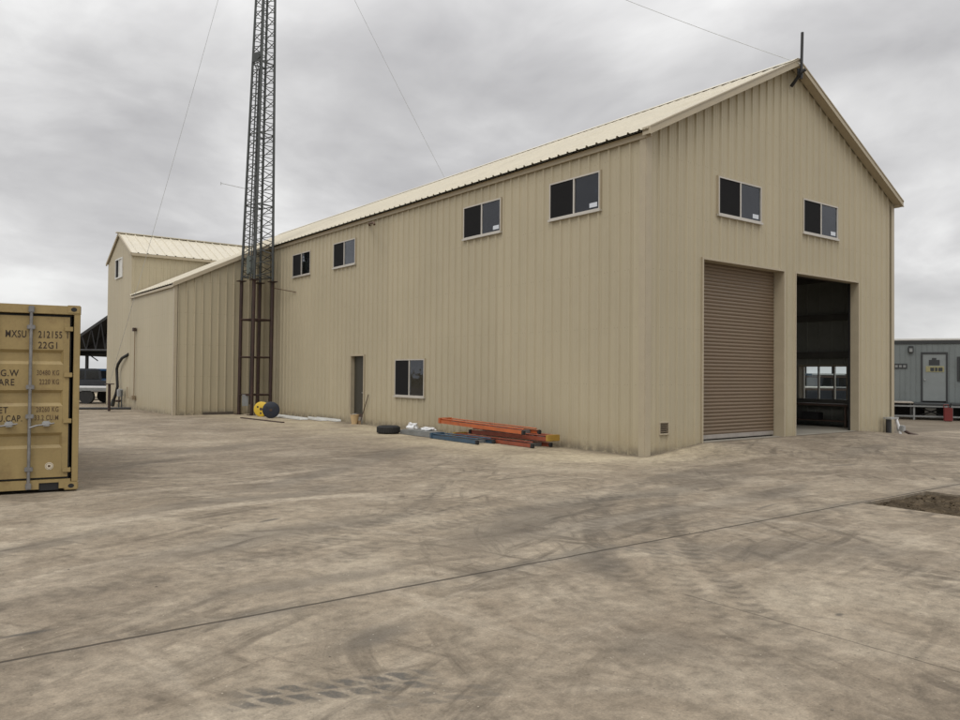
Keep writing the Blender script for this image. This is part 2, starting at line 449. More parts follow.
    j2 = t.math('MULTIPLY', line(x, -7.62, .009, (y, -6.9)), .65)
    j3 = t.math('MULTIPLY', line(y, 4.4, .01), t.rng(x, -4.0, -1, 0, .0))
    joint = t.math('MAXIMUM', j1, t.math('MAXIMUM', j2, j3))
    edge = t.rng(t.math('ABSOLUTE', t.math('ADD', t.math('SUBTRACT', y, -5.55), wob)), .02, .22, .4, 0)
    c = t.mix(t.math('MULTIPLY', edge, t.rng(med, .4, .6)), c, (.11, .10, .085))
    c = t.mix(t.math('MULTIPLY', t.math('MULTIPLY', joint, t.rng(fin, .3, .5, .55, 1)), .9), c, (.05, .04, .03))
    # far ground turns to earth
    dist = t.math('ADD', t.math('ABSOLUTE', x), t.math('ABSOLUTE', y))
    c = t.mix(t.rng(dist, 70, 120), c, t.ramp(t.noise(P, .05, 5, .6), [(.3, (.16, .13, .08)), (.7, (.26, .22, .13))]))
    t.l.new(c, b.inputs['Base Color'])
    t.put(b.inputs['Roughness'], t.rng(med, .3, .7, .8, .92, False))
    b.inputs['Specular IOR Level'].default_value = .25
    h = t.math('ADD', t.math('MULTIPLY', fin, .6), t.math('MULTIPLY', grit, .25))
    h = t.math('ADD', h, t.math('MULTIPLY', med, .8))
    h = t.math('SUBTRACT', h, t.math('MULTIPLY', joint, 1.2))
    t.l.new(t.bump(h, .45, .012), b.inputs['Normal'])
    return m
BLOBS = [(-9.9, -6.2, .42, .2, .3, .75), (-6.7, -4.0, 2.4, .8, .35, .6), (-5.3, -4.7, 2.0, .55, .1, .55), (-7.3, -5.7, .8, .35, 1.1, .6), (-3.2, -3.2, 2.8, .5, .15, .55),
         (-9.3, -3.0, 2.0, .4, .3, .5), (-1.2, -2.3, 2.0, .45, .1, .5), (-11.6, -2.2, 1.4, .3, .4, .55), (-6.0, -6.6, 1.1, .4, -1.2, .5), (-5.2, -7.0, 1.2, .5, -.8, .4),
         (-7.0, 1.0, 2.6, .5, .5, .5), (-8.6, -.6, 2.6, .4, .3, .5), (-2.5, -4.3, 1.8, .45, .2, .5), (-9.9, -4.8, 1.2, .2, .1, .5), (-11.85, -4.95, .22, .05, .1, 1.0),
         (-9.0, -2.3, .14, .045, .5, .95), (-7.02, -8.05, .07, .028, .2, 1.0), (-3.4, -5.0, .5, .06, .2, .7), (2.0, -3.2, .45, .12, .1, .7), (-4.5, 3.0, 3.0, .6, .6, .45), (-6.5, 6.5, 3.0, .7, .5, .4),
         (5.0, -2.2, 2.8, .4, .05, .45), (8.0, -4.2, 3.0, .5, .1, .45), (-8.5, -7.6, .5, .5, 0, .35), (-9.6, 4.0, 2.4, .5, .3, .4)]
TREADS = [(-10.62, -7.03, -.34, .66, .15, .85), (-10.25, -7.42, -.30, .45, .1, .45), (-6.6, -5.95, -1.05, 1.0, .13, .4), (-4.9, -5.3, -.2, 1.6, .14, .3)]
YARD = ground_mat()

PX0, PX1, PY0, PY1 = -2.1, -.22, -8.6, -5.6
def lines(fine0, fine1, step, extra):
    s = set(extra); v = fine0
    while v <= fine1 + 1e-6: s.add(round(v, 4)); v += step
    for q in (-900, -500, -250, -120, -60, -40, -25, 25, 40, 60, 120, 250, 500, 900): s.add(q)
    return sorted(s)
xs = lines(-20, 20, .5, [PX0, PX1, 1.9, 8.9, 10.9]); ys = lines(-16, 20, .5, [PY0, PY1, -.25, 0])
mb = MB(); vv = {}
for i, x in enumerate(xs):
    for j, y in enumerate(ys): vv[i, j] = mb.bm.verts.new((x, y, gh(x, y)))
for i in range(len(xs) - 1):
    for j in range(len(ys) - 1):
        if PX0 - .01 <= xs[i] < PX1 - .01 and PY0 - .01 <= ys[j] < PY1 - .01: continue
        mb.bm.faces.new((vv[i, j], vv[i + 1, j], vv[i + 1, j + 1], vv[i, j + 1]))
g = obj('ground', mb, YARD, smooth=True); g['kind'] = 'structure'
# slab edge round the unpaved square + soil
mb = MB()
for a, b_ in (((PX0, PY0), (PX1, PY0)), ((PX1, PY0), (PX1, PY1)), ((PX1, PY1), (PX0, PY1)), ((PX0, PY1), (PX0, PY0))):
    mb.face([(*a, -.16), (*b_, -.16), (*b_, .0), (*a, .0)])
o = obj('slab_edge', mb, YARD); o['kind'] = 'structure'
def soil_mat():
    m, t, b = new_mat('dark_soil')
    P = t.new('ShaderNodeNewGeometry').outputs['Position']
    n = t.noise(P, 5, 8, .7); n2 = t.noise(P, 38, 5, .7)
    c = t.ramp(n, [(.3, (.03, .022, .014)), (.5, (.065, .049, .031)), (.72, (.16, .122, .08))])
    c = t.mix(1.0, c, t.ramp(n2, [(.3, .6), (.7, 1.4)]), 'MULTIPLY')
    t.l.new(c, b.inputs['Base Color']); b.inputs['Roughness'].default_value = .95; b.inputs['Specular IOR Level'].default_value = .1
    t.l.new(t.bump(n2, .8, .02), b.inputs['Normal']); return m
SOIL = soil_mat()
mb = MB(); vs = {}
NX, NY = 60, 90
for i in range(NX + 1):
    for j in range(NY + 1):
        x = PX0 - .02 + (PX1 - PX0 + .04) * i / NX; y = PY0 - .02 + (PY1 - PY0 + .04) * j / NY
        h = -.045 + .05 * noise.fractal(Vector((x * 2.2, y * 2.2, 3)), 1, 2, 4) + .015 * noise.noise(Vector((x * 14, y * 14, 1)))
        e = min((x - PX0), (PX1 - x), (y - PY0), (PY1 - y))
        h = min(h, -.004 if e > .12 else -.03 + .2 * max(e, 0))
        vs[i, j] = mb.bm.verts.new((x, y, h))
for i in range(NX):
    for j in range(NY): mb.bm.faces.new((vs[i, j], vs[i + 1, j], vs[i + 1, j + 1], vs[i, j + 1]))
o = obj('dirt_patch', mb, SOIL, smooth=True); o['kind'] = 'structure'
# rubble in the soil and crumbs on the concrete
mb = MB(); rnd = random.Random(3)
def stone(mb, x, y, z, s):
    r = bmesh.ops.create_icosphere(mb.bm, subdivisions=1, radius=s)['verts']
    a = Vector((rnd.uniform(.6, 1.3), rnd.uniform(.6, 1.3), rnd.uniform(.4, .8)))
    for v in r:
        v.co = Vector((v.co.x * a.x, v.co.y * a.y, v.co.z * a.z)) * rnd.uniform(.8, 1.2) + Vector((x, y, z))
for k in range(300):
    stone(mb, rnd.uniform(PX0 + .06, PX1 - .06), rnd.uniform(PY0 + .1, PY1 - .05), -.035, rnd.choice([.008, .012, .018, .03]))
o = obj('soil_rubble', mb, SOIL); tag(o, 'loose clods and stones scattered over the bare soil patch', 'rubble'); o['kind'] = 'stuff'
mb = MB()
for k in range(420):
    x = rnd.uniform(-13, 8); y = rnd.uniform(-9.4, 1)
    if x > -.3 and y > -.2 or (PX0 < x < PX1 and y < PY1): continue
    stone(mb, x, y, gh(x, y) + .001, rnd.choice([.003, .004, .006, .009]))
o = obj('concrete_crumbs', mb, mat('grit_stone', (.16, .14, .11), .9, var=.4, scale=2)); tag(o, 'tiny stones and crumbs scattered over the yard concrete', 'gravel'); o['kind'] = 'stuff'

# ------------------------------------------------------------------ main warehouse
Wd, EH, LEN, RC = 10.774, 6.60, 31.2, 5.387
SLOPE = .5
rz = lambda x: 6.85 + SLOPE * min(x, Wd - x)          # roof surface height
wh = thing('warehouse', 'large tan ribbed metal warehouse with gable roof and two tall roller door bays', 'warehouse')
gable_top = lambda u: rz(u) - .08
D1 = (1.90, 5.10, -.3, 4.28); D2 = (5.64, 8.76, -.3, 4.28)
LW = [(1.28, 2.92), (4.77, 6.39), (12.55, 14.15), (16.03, 17.60)]
GW = [(2.43, 4.11), (5.96, 7.65)]
ZT, ZB = 6.205, 5.345; GT, GB = 6.22, 5.354
LOW = (8.27, 9.91, .99, 2.10); PD = (11.90, 12.77, -.1, 2.24)
VENT = (.44, .70, .46, .68)
FARW = (1.22, 2.76, .92, 2.03)
# outside sheets, one part per wall
mb = sheet(MB(), (0, 0, 0), (1, 0, 0), (0, 0, 1), (0, -1, 0), 0, Wd, K(-.08), gable_top,
      [D1, D2, VENT] + [(a, b, GB, GT) for a, b in GW], extra=(RC,), phase=.12)
obj('gable_wall', mb, WALL, wh)
mb = sheet(MB(), (0, 0, 0), (0, 1, 0), (0, 0, 1), (-1, 0, 0), 0, LEN, K(-.08), K(EH + .12),
      [LOW, PD] + [(a, b, ZB, ZT) for a, b in LW], phase=.12)
obj('long_wall', mb, WALL, wh)
mb = sheet(MB(), (Wd, 0, 0), (0, 1, 0), (0, 0, 1), (1, 0, 0), 0, LEN, K(-.08), K(EH + .12), [FARW], phase=.12)
obj('rear_long_wall', mb, WALL, wh)
mb = sheet(MB(), (0, LEN, 0), (1, 0, 0), (0, 0, 1), (0, 1, 0), 0, Wd, K(-.08), gable_top, extra=(RC,), phase=.12)
obj('far_gable_wall', mb, WALL, wh)
# inner liner sheets
IN = .24
lin = MB()
def flat(mb, O, U, N, u0, u1, vb, vt, openings, extra=()):
    sheet(mb, O, U, (0, 0, 1), N, u0, u1, vb, vt, openings, pitch=.4, rh=.015, rb=.03, rt=.015, minor=False, extra=extra)
flat(lin, (0, IN, 0), (1, 0, 0), (0, 1, 0), IN, Wd - IN, K(.0), lambda u: rz(u) - .2, [(D1[0], D1[1], 0, 4.28), (D2[0], D2[1], 0, 4.28), VENT] + [(a, b, GB, GT) for a, b in GW], (RC,))
flat(lin, (IN, 0, 0), (0, 1, 0), (1, 0, 0), IN, LEN - IN, K(.0), K(6.85), [LOW, PD] + [(a, b, ZB, ZT) for a, b in LW])
flat(lin, (Wd - IN, 0, 0), (0, 1, 0), (-1, 0, 0), IN, LEN - IN, K(.0), K(6.85), [FARW])
flat(lin, (0, LEN - IN, 0), (1, 0, 0), (0, -1, 0), IN, Wd - IN, K(.0), lambda u: rz(u) - .2, (), (RC,))
# under-roof liner
for s in (0, 1):
    xa, xb = (.0, RC) if s == 0 else (Wd, RC)
    lin.face([(xa, 0.1, rz(xa) - .12), (xb, .1, rz(xb) - .12), (xb, LEN - .1, rz(xb) - .12), (xa, LEN - .1, rz(xa) - .12)])
obj('inner_liner', lin, LINER, wh)
obj('floor_slab', MB().box(.06, Wd - .06, .012, LEN - .06, .0, .206), INT_FLOOR, wh)
# steel inside: girts on the walls, columns, rafters
st = MB()
for z in (1.0 - .2, 2.25, 3.4, 4.6, 5.1):
    st.box(Wd - IN - .12, Wd - IN - .02, .3, LEN - .3, z, z + .2)
    if z > 3: st.box(IN + .02, IN + .12, .3, 12, z, z + .2)
obj('wall_girt', st, mat('grey_girt', (.11, .105, .092), .7), wh)
for k, y in enumerate((.4, 6.1, 12.2, 18.3, 24.4, 30.4)):
    for x in (IN + .05, Wd - IN - .2):
        c = MB(); c.box(x, x + .15, y, y + .012, .2, 6.7); c.box(x, x + .15, y + .25, y + .262, .2, 6.7); c.box(x + .07, x + .08, y + .012, y + .25, .2, 6.7)
        obj('column', c, STEEL_DARK, wh)
    c = MB()
    for s in (0, 1):
        f = (lambda x: x) if s == 0 else (lambda x: Wd - x)
        c.prism([(f(.3), rz(.3) - .5), (f(RC), rz(RC) - .5), (f(RC), rz(RC) - .2), (f(.3), rz(.3) - .2)], y + .05, y + .2)
    obj('rafter', c, STEEL_DARK, wh)
# jamb linings of every opening
def jamb(name, axis, a, b, c, d, depth, m, skip_bottom=False, t=.02):
    """axis 'g': opening in gable wall (x from a to b), 'w': long wall x=0, 'r': rear wall"""
    mb = MB(); o0 = .045
    def bx(u0, u1, z0, z1):
        if axis == 'g': mb.box(u0, u1, -o0, depth, z0, z1)
        elif axis == 'w': mb.box(-o0, depth, u0, u1, z0, z1)
        else: mb.box(Wd - depth, Wd + o0, u0, u1, z0, z1)
    bx(a - t, a + .003, c, d + t); bx(b - .003, b + t, c, d + t); bx(a + .004, b - .004, d - .003, d + t)
    if not skip_bottom: bx(a + .004, b - .004, c - t, c + .003)
    return obj(name, mb, m, wh)
for D in (D1, D2):
    jamb('door_jamb', 'g', D[0], D[1], 0, D[3], .27 if D is D1 else .19, TRIM, True, .045)
for a, b in GW: jamb('window_jamb', 'g', a, b, GB, GT, IN + .02, TRIM)
for a, b in LW: jamb('window_jamb', 'w', a, b, ZB, ZT, IN + .02, TRIM)
jamb('window_jamb', 'w', LOW[0], LOW[1], LOW[2], LOW[3], IN + .02, TRIM)
jamb('window_jamb', 'r', FARW[0], FARW[1], FARW[2], FARW[3], IN + .02, TRIM)
jamb('personnel_door_frame', 'w', PD[0], PD[1], 0, PD[3], IN + .02, TRIM, True, .05)
obj('vent_jamb', MB().box(VENT[0], VENT[1], .02, .1, VENT[2], VENT[3]), BLACK, wh)

# windows ----------------------------------------------------------
def window(a, b, c, d, axis, flip=False, sticker=True, sill=True, split=.5, screen=True, parent=None, n=2, off=.0, scale_st=1.0):
    """built in local u(right as seen from outside)/v(out) then mapped"""
    w = b - a; h = d - c
    if axis == 'g': M = Matrix.Translation((a, off, c))
    elif axis == 'w': M = Matrix.Translation((off, b, c)) @ Matrix.Rotation(R(-90), 4, 'Z')
    elif axis == 'r': M = Matrix.Translation((Wd, a, c)) @ Matrix.Rotation(R(90), 4, 'Z')
    p = parent or wh
    fr = MB(); fw = .032
    fr.box(0.004, fw, -.05, .03, .004, h - .004, M); fr.box(w - fw, w - .004, -.05, .03, .004, h - .004, M)
    fr.box(fw + .001, w - fw - .001, -.049, .029, .004, fw, M); fr.box(fw + .001, w - fw - .001, -.049, .029, h - fw, h - .004, M)
    for k in range(1, n):
        s = w * (split if n == 2 else k / n); fr.box(s - .022, s + .022, -.047, .02, fw + .001, h - fw - .001, M)
    W_ = obj('window', fr, ALU, p)
    if sill: obj('sill', MB().box(-.03, w + .03, -.075, -.01, -.045, .003, M), ALU, W_)
    for k in range(n):
        if n == 2: s0, s1 = (fw, w * split - .022) if k == 0 else (w * split + .022, w - fw)
        else: s0, s1 = w * k / n + .022, w * (k + 1) / n - .022
        yy = -.0 if k == 0 else -.02
        obj('pane', MB().box(s0 + .001, s1 - .001, yy - .003, yy + .003, fw + .002, h - fw - .002, M), GLASS if axis != 'r' else GLASS_CLEAR, W_)
    if screen:
        obj('insect_screen', MB().box(fw + .002, w * split - .024, -.036, -.034, fw + .003, h - fw - .003, M), SCREEN, W_)
    if sticker:
        sw = .24 * scale_st
        obj('sticker', MB().box(w - fw - .06 - sw, w - fw - .06, -.0265, -.0245, fw + .05, fw + .05 + .10 * scale_st, M), STICK, W_)
    return W_
for a, b in GW: window(a, b, GB, GT, 'g')
for k, (a, b) in enumerate(LW): window(a, b, ZB, ZT, 'w', sticker=k < 2)
window(LOW[0], LOW[1], LOW[2], LOW[3], 'w', sticker=False)
window(FARW[0], FARW[1], FARW[2], FARW[3], 'r', sticker=False, screen=False, n=3)
# shelf of things just inside two windows: white cloth and film
def rag(x, y, z, s, m, name, parent, seed=0, fl=.45):
    mb_ = MB(); r = bmesh.ops.create_icosphere(mb_.bm, subdivisions=3, radius=1)['verts']
    for v in r:
        n_ = noise.fractal(v.co * 1.7 + Vector((seed, 0, 0)), 1, 2, 4)
        v.co = Vector((v.co.x * s[0], v.co.y * s[1], v.co.z * s[2])) * (1 + fl * n_) + Vector((x, y, z))
    return obj(name, mb_, m, parent, smooth=True)
o = rag(.16, 13.0, ZB + .16, (.08, .4, .11), WHITEP, 'plastic_bundle', None, 4)
tag(o, 'white bundle lying inside the third upper window from the corner', 'bundle')
# roller doors ------------------------------------------------------
def curtain(x0, x1, z0, z1, y, name):
    mb_ = MB(); pr = []
    z = z0; st_ = .082
    while z < z1 - .001:
        for q, d in ((0, .0), (.12, .012), (.5, .022), (.88, .012)):
            zz = z + st_ * q
            if zz < z1: pr.append((zz, y - d))
        z += st_
    pr.append((z1, y))
    for (za, ya), (zb, yb) in zip(pr, pr[1:]):
        mb_.face([(x0, ya, za), (x1, ya, za), (x1, yb, zb), (x0, yb, zb)])
        mb_.face([(x0, ya + .02, za), (x0, yb + .02, zb), (x1, yb + .02, zb), (x1, ya + .02, za)])
    return obj(name, mb_, DOORB, wh)
cur = curtain(D1[0] + .02, D1[1] - .02, .33, 4.34, .25, 'roller_door')
obj('bottom_bar', MB().box(D1[0] + .03, D1[1] - .03, .225, .30, .235, .335, bev=.01), mat('galv_bar', (.36, .33, .3), .5, .3, var=.15), cur)
for D in (D1, D2):
    for s, x in ((1, D[0] + .004), (-1, D[1] - .004)):
        xa, xb = (x, x + .012) if s == 1 else (x - .012, x)
        obj('door_guide', MB().box(xa, xb, .275 if D is D1 else .195, .34 if D is D1 else .245, .2, 4.27), STEEL_DARK if D is D1 else BLACK, wh)  # black on the open bay, standing for the interior dark behind the jamb
# rolled up curtain above the open bay
mb = MB(); mb.tube([(D2[0] - .1, .66, 4.62), (D2[1] + .1, .66, 4.62)], .27, 20)
obj('door_coil', mb, STEEL_DARK, wh, smooth=True)
# wall vent, personnel door
v = MB()
v.box(VENT[0] - .03, VENT[0], -.05, .01, VENT[2] - .03, VENT[3] + .03).box(VENT[1], VENT[1] + .03, -.05, .01, VENT[2] - .03, VENT[3] + .03)
v.box(VENT[0], VENT[1], -.05, .01, VENT[3], VENT[3] + .03).box(VENT[0], VENT[1], -.05, .01, VENT[2] - .03, VENT[2])
vf = obj('wall_vent', v, TRIM, wh)
v = MB()
for k in range(5):
    z = VENT[2] + .02 + k * .042
    v.box(VENT[0] + .002, VENT[1] - .002, -.03, -.022, z, z + .03, Matrix.Translation((0, -.026, z)) @ Matrix.Rotation(R(35), 4, 'X') @ Matrix.Translation((0, .026, -z)))
obj('louvre', v, mat('brown_louvre', (.2, .16, .115), .6), vf)
pd = obj('personnel_door', MB().box(.10, .145, PD[0] + .012, PD[1] - .012, .03, PD[3] - .012, bev=.004), DOORD, wh)
obj('door_handle', MB().tube([(.1, 12.02, 1.02), (.04, 12.02, 1.02), (.04, 12.14, 1.02)], .011, 8), GALVL, pd)
obj('kick_plate', MB().box(.094, .099, PD[0] + .08, PD[1] - .08, .08, .32), STEEL_DARK, pd)
# corner trims
c = MB(); c.box(-.042, .13, -.046, -.036, -.06, EH + .06); c.box(-.046, -.036, -.035, .13, -.06, EH + .06)
obj('corner_trim', c, TRIM, wh)
c = MB(); c.box(Wd - .13, Wd + .042, -.046, -.036, -.06, EH + .06); c.box(Wd + .036, Wd + .046, -.035, .13, -.06, EH + .06)
obj('corner_trim', c, TRIM, wh)
# eave trim, soffit and base angle
for s in (0, 1):
    x0, x1 = (-.075, -.034) if s == 0 else (Wd + .034, Wd + .075)
    obj('eave_trim', MB().box(x0, x1, -.19, LEN + .1, EH + .02, EH + .142), TRIM, wh)
# roof sheets
sl = math.hypot(1, SLOPE); OV = .22
for s in (0, 1):
    Uv = (0, 1, 0); Vv = Vector((1 if s == 0 else -1, 0, SLOPE)) / sl; Nv = Vector((-SLOPE if s == 0 else SLOPE, 0, 1)) / sl
    x0 = -.19 if s == 0 else Wd + .19
    L = (RC + .19) * sl
    O = (x0, 0, 6.85 - .19 * SLOPE)
    mb = MB(); sheet(mb, O, Uv, Vv, Nv, -OV + .01, LEN + OV, K(0), K(L), rh=.036, phase=.02)
    for y in (0,):
        # closed thickness under the sheet
        A = Vector(O) - Nv * .03; B = A + Vv * L
        q = [Vector((A.x, -OV + .02, A.z)), Vector((A.x, LEN + OV, A.z)), Vector((B.x, LEN + OV, B.z)), Vector((B.x, -OV + .02, B.z))]
        mb.face(q)
    obj('roof_sheet', mb, ROOF, wh)
obj('ridge_cap', MB().prism([(RC - .26, rz(RC) - .08), (RC, rz(RC) + .055), (RC + .26, rz(RC) - .08), (RC + .26, rz(RC) - .07), (RC, rz(RC) + .067), (RC - .26, rz(RC) - .07)], -OV - .01, LEN + OV), ROOF, wh)
# rake trim (fascia) along the gable: box beam overhanging the wall
for yy0, yy1 in ((-OV - .035, -.04), (LEN + .04, LEN + OV + .03)):
    for s in (0, 1):
        f = (lambda x: x) if s == 0 else (lambda x: Wd - x)
        xe = -.16
        zz = lambda x: 6.85 + SLOPE * x
        r = MB().prism([(f(xe), zz(xe) - .125), (f(RC), zz(RC) - .125), (f(RC), zz(RC) + .035), (f(xe), zz(xe) + .035)], yy0, yy1)
        ro = obj('rake_trim', r, TRIM, wh)
        lip = MB().prism([(f(xe), zz(xe) - .14), (f(RC), zz(RC) - .14), (f(RC), zz(RC) - .112), (f(xe), zz(xe) - .112)], yy0 - .014, yy0 - .001)
        lip.prism([(f(xe), zz(xe) + .01), (f(RC), zz(RC) + .01), (f(RC), zz(RC) + .042), (f(xe), zz(xe) + .042)], yy0 - .016, yy0 - .001)
        obj('trim_lip', lip, TRIM, ro)
# conduit stub high on the long wall
o = obj('wall_conduit', MB().tube([(-.03, 11.62, 6.5), (-.12, 11.5, 6.52), (-.62, 10.3, 6.32), (-.64, 10.22, 6.24)], .035, 8), mat('rust_pipe', (.1, .055, .03), .6, .2, var=.2), wh)

# bench inside the bay, under the far window
t_ = thing('workbench', 'dark steel workbench inside the open bay under the far window', 'workbench', (Wd - .9, 2.2, .206))
obj('bench_top', MB().box(-.3, .35, -1.5, 1.3, .62, .68), STEEL_DARK, t_)
for x_ in (-.28, .27):
    for y_ in (-1.45, 1.2): obj('leg', MB().box(x_, x_ + .05, y_, y_ + .05, 0, .62), STEEL_DARK, t_)
obj('lower_shelf', MB().box(-.25, .3, -1.4, 1.2, .16, .19), STEEL_DARK, t_)
t_ = thing('toolbox', 'small dark toolbox standing under the workbench in the bay', 'toolbox', (Wd - 1.0, 1.9, .396))
obj('box_body', MB().box(-.15, .15, -.28, .28, .002, .22, bev=.015), BLACK, t_)
obj('carry_handle', MB().tube([(0, -.12, .22), (0, -.1, .29), (0, .1, .29), (0, .12, .22)], .012, 6), GALVL, t_)
# mast on the gable peak
t_ = thing('ridge_mast', 'black steel pole on an angled bracket at the peak of the gable', 'mast', (RC, -.3, 9.15))
obj('pole', MB().tube([(RC - .02, -.32, 9.05), (RC + .03, -.32, 10.22)], .035, 10), BLACK, t_, world=True)
obj('bracket_arm', MB().tube([(RC - .03, -.06, 8.93), (RC - .05, -.34, 9.20), (RC - .02, -.44, 9.25)], .042, 8), BLACK, t_, world=True)
obj('bracket_plate', MB().box(RC - .12, RC + .1, -.30, -.27, 9.14, 9.30), BLACK, t_, world=True)

# ------------------------------------------------------------------ shed extension
SX, SY0, SY1 = -3.8, 19.82, 26.38
sh = thing('side_shed', 'lower tan lean-to with sloping roof between the lattice tower and the tall annex', 'building', (SX, SY0, 0))
zs = lambda x: 6.93 + .49 * x
RV = dict(rh=.048, rb=.035, rt=.015, minor=False)
mb = sheet(MB(), (SX, SY0, 0), (1, 0, 0), (0, 0, 1), (0, -1, 0), 0, -SX - .04, K(-.06), lambda u: zs(SX + u) - .10, phase=.14, **RV)
obj('front_wall', mb, WALL, sh, world=True)
mb = sheet(MB(), (SX, SY0, 0), (0, 1, 0), (0, 0, 1), (-1, 0, 0), 0, SY1 - SY0, K(-.06), K(zs(SX) - .10), pitch=.3048, rh=.004, rb=.02, rt=.008, minor=False)
obj('side_wall', mb, WALL, sh, world=True)
obj('corner_trim', MB().box(SX - .03, SX + .09, SY0 - .056, SY0 - .048, -.05, zs(SX) - .12).box(SX - .03, SX - .02, SY0 - .047, SY0 + .1, -.05, zs(SX) - .12), TRIM, sh, world=True)
s2 = math.hypot(1, .49)
Vv = Vector((1, 0, .49)) / s2; Nv = Vector((-.49, 0, 1)) / s2
mb = sheet(MB(), (SX - .09, SY0, zs(SX - .09)), (0, 1, 0), Vv, Nv, -.1, SY1 - SY0 + .0, K(0), K((-SX + .09 - .02) * s2), rh=.034, phase=.05)
A = Vector((SX - .09, 0, zs(SX - .09))) - Nv * .03; B = Vector((-.02, 0, zs(-.02))) - Nv * .03
mb.face([(A.x, SY0 - .1, A.z), (A.x, SY1, A.z), (B.x, SY1, B.z), (B.x, SY0 - .1, B.z)])
obj('roof_sheet', mb, ROOF, sh, world=True)
obj('rake_trim', MB().prism([(SX - .1, zs(SX - .1) - .13), (-.11, zs(-.11) - .13), (-.11, zs(-.11) + .03), (SX - .1, zs(SX - .1) + .03)], SY0 - .13, SY0 - .06), TRIM, sh, world=True)
obj('eave_trim', MB().box(SX - .08, SX - .03, SY0 - .05, SY1, zs(SX) - .19, zs(SX) - .10), TRIM, sh, world=True)

# ------------------------------------------------------------------ tall annex at the far end
AY0, AY1 = 26.4, 31.05; AR = 28.75; AE = 7.0
an = thing('tall_annex', 'tall narrow tan gabled annex with cream roof at the far left end', 'building', (SX, AY0, 0))
az = lambda y: AE + .49 * (min(y, 2 * AR - y) - AY0)
WN = (1.62, 2.98, 6.02, 6.96)
mb = sheet(MB(), (SX, AY0, 0), (0, 1, 0), (0, 0, 1), (-1, 0, 0), 0, AY1 - AY0, K(-.06), lambda u: az(AY0 + u) - .06, [(WN[0], WN[1], WN[2], WN[3])], rh=.006, rb=.02, rt=.008, minor=False, extra=(AR - AY0,))
obj('end_wall', mb, WALL, an, world=True)
mb = sheet(MB(), (SX, AY0, 0), (1, 0, 0), (0, 0, 1), (0, -1, 0), 0, -SX + 3.0, K(4.5), K(AE - .04), phase=.1, rh=.02)
obj('side_wall', mb, WALL, an, world=True)
mb = sheet(MB(), (SX, AY1, 0), (1, 0, 0), (0, 0, 1), (0, 1, 0), 0, -SX, K(-.06), K(AE - .04), phase=.1, rh=.02)
obj('back_wall', mb, WALL, an, world=True)
for s in (0, 1):
    Vv = Vector((0, 1 if s == 0 else -1, .49)) / s2; Nv = Vector((0, -.49 if s == 0 else .49, 1)) / s2
    y0 = AY0 - .09 if s == 0 else 2 * AR - AY0 + .09
    L = (AR - AY0 + .09) * s2; z0 = AE - .09 * .49
    mb = sheet(MB(), (0, y0, z0), (1, 0, 0), Vv, Nv, SX - .07, 4.4, K(0), K(L), rh=.036, pitch=.4064, phase=.1)
    A = Vector((0, y0, z0)) - Nv * .03; B = A + Vv * L
    mb.face([(SX - .07, A.y, A.z), (4.4, A.y, A.z), (4.4, B.y, B.z), (SX - .07, B.y, B.z)])
    obj('roof_sheet', mb, ROOF, an, world=True)
    f = (lambda y: y) if s == 0 else (lambda y: 2 * AR - y)
    Mz = Matrix.Rotation(R(90), 4, 'Z')
    pr = [(f(AY0 - .08), az(AY0) - .15), (AR, az(AR) - .09), (AR, az(AR) + .03), (f(AY0 - .08), az(AY0) - .03)]
    obj('rake_trim', MB().prism(pr, -(SX - .09), -(SX - .03), Matrix.Rotation(R(90), 4, 'Z')), TRIM, an, world=True)
obj('eave_trim', MB().box(SX - .04, .3, AY0 - .11, AY0 - .03, AE - .17, AE - .055), TRIM, an, world=True)
obj('ridge_cap', MB().box(SX - .17, 4.4, AR - .12, AR + .12, az(AR) + .005, az(AR) + .045), ROOF, an, world=True)
# annex window (vertical slider: dark left, pale right)
fr = MB(); yA, yB = AY0 + WN[0], AY0 + WN[1]
fr.box(SX - .05, SX + .02, yA, yA + .09, WN[2], WN[3]).box(SX - .05, SX + .02, yB - .05, yB, WN[2], WN[3])
fr.box(SX - .049, SX + .019, yA + .09, yB - .05, WN[2], WN[2] + .06).box(SX - .049, SX + .019, yA + .09, yB - .05, WN[3] - .06, WN[3])
fr.box(SX - .047, SX + .01, (yA + yB) / 2 - .03, (yA + yB) / 2 + .03, WN[2] + .06, WN[3] - .06)
w_ = obj('window', fr, WHITE, an, world=True)
obj('pane', MB().box(SX - .01, SX - .005, (yA + yB) / 2 + .03, yB - .05, WN[2] + .06, WN[3] - .06), SCREEN, w_, world=True)
obj('blind', MB().box(SX - .01, SX - .005, yA + .09, (yA + yB) / 2 - .03, WN[2] + .06, WN[3] - .06), WHITE, w_, world=True)

# conduit riser with box on the shed wall, hose and meter pipes near the annex base
t_ = thing('conduit_riser', 'thin tan conduit riser with small junction boxes on the shed side wall', 'conduit', (SX - .06, 25.35, 0))
obj('conduit', MB().tube([(SX - .07, 25.4, .5), (SX - .07, 25.4, 3.45)], .022, 8), mat('tan_conduit', (.26, .2, .13), .6, var=.1), t_, world=True)
obj('junction_box', MB().box(SX - .16, SX - .03, 25.3, 25.5, 3.4, 3.55), STEEL_DARK, t_, world=True)
obj('junction_box', MB().box(SX - .16, SX - .03, 25.28, 25.52, .42, .60), mat('tan_conduit', (.3, .24, .16), .6), t_, world=True)
obj('branch_pipe', MB().tube([(SX - .09, 25.4, .5), (SX - .09, 26.4, .48), (SX - .09, 26.5, .95)], .02, 8), mat('tan_conduit', (.3, .24, .16), .6), t_, world=True)
t_ = thing('black_hose', 'thick black hose coming out of the annex wall and down to the ground', 'hose', (SX - .1, 28.2, 0))
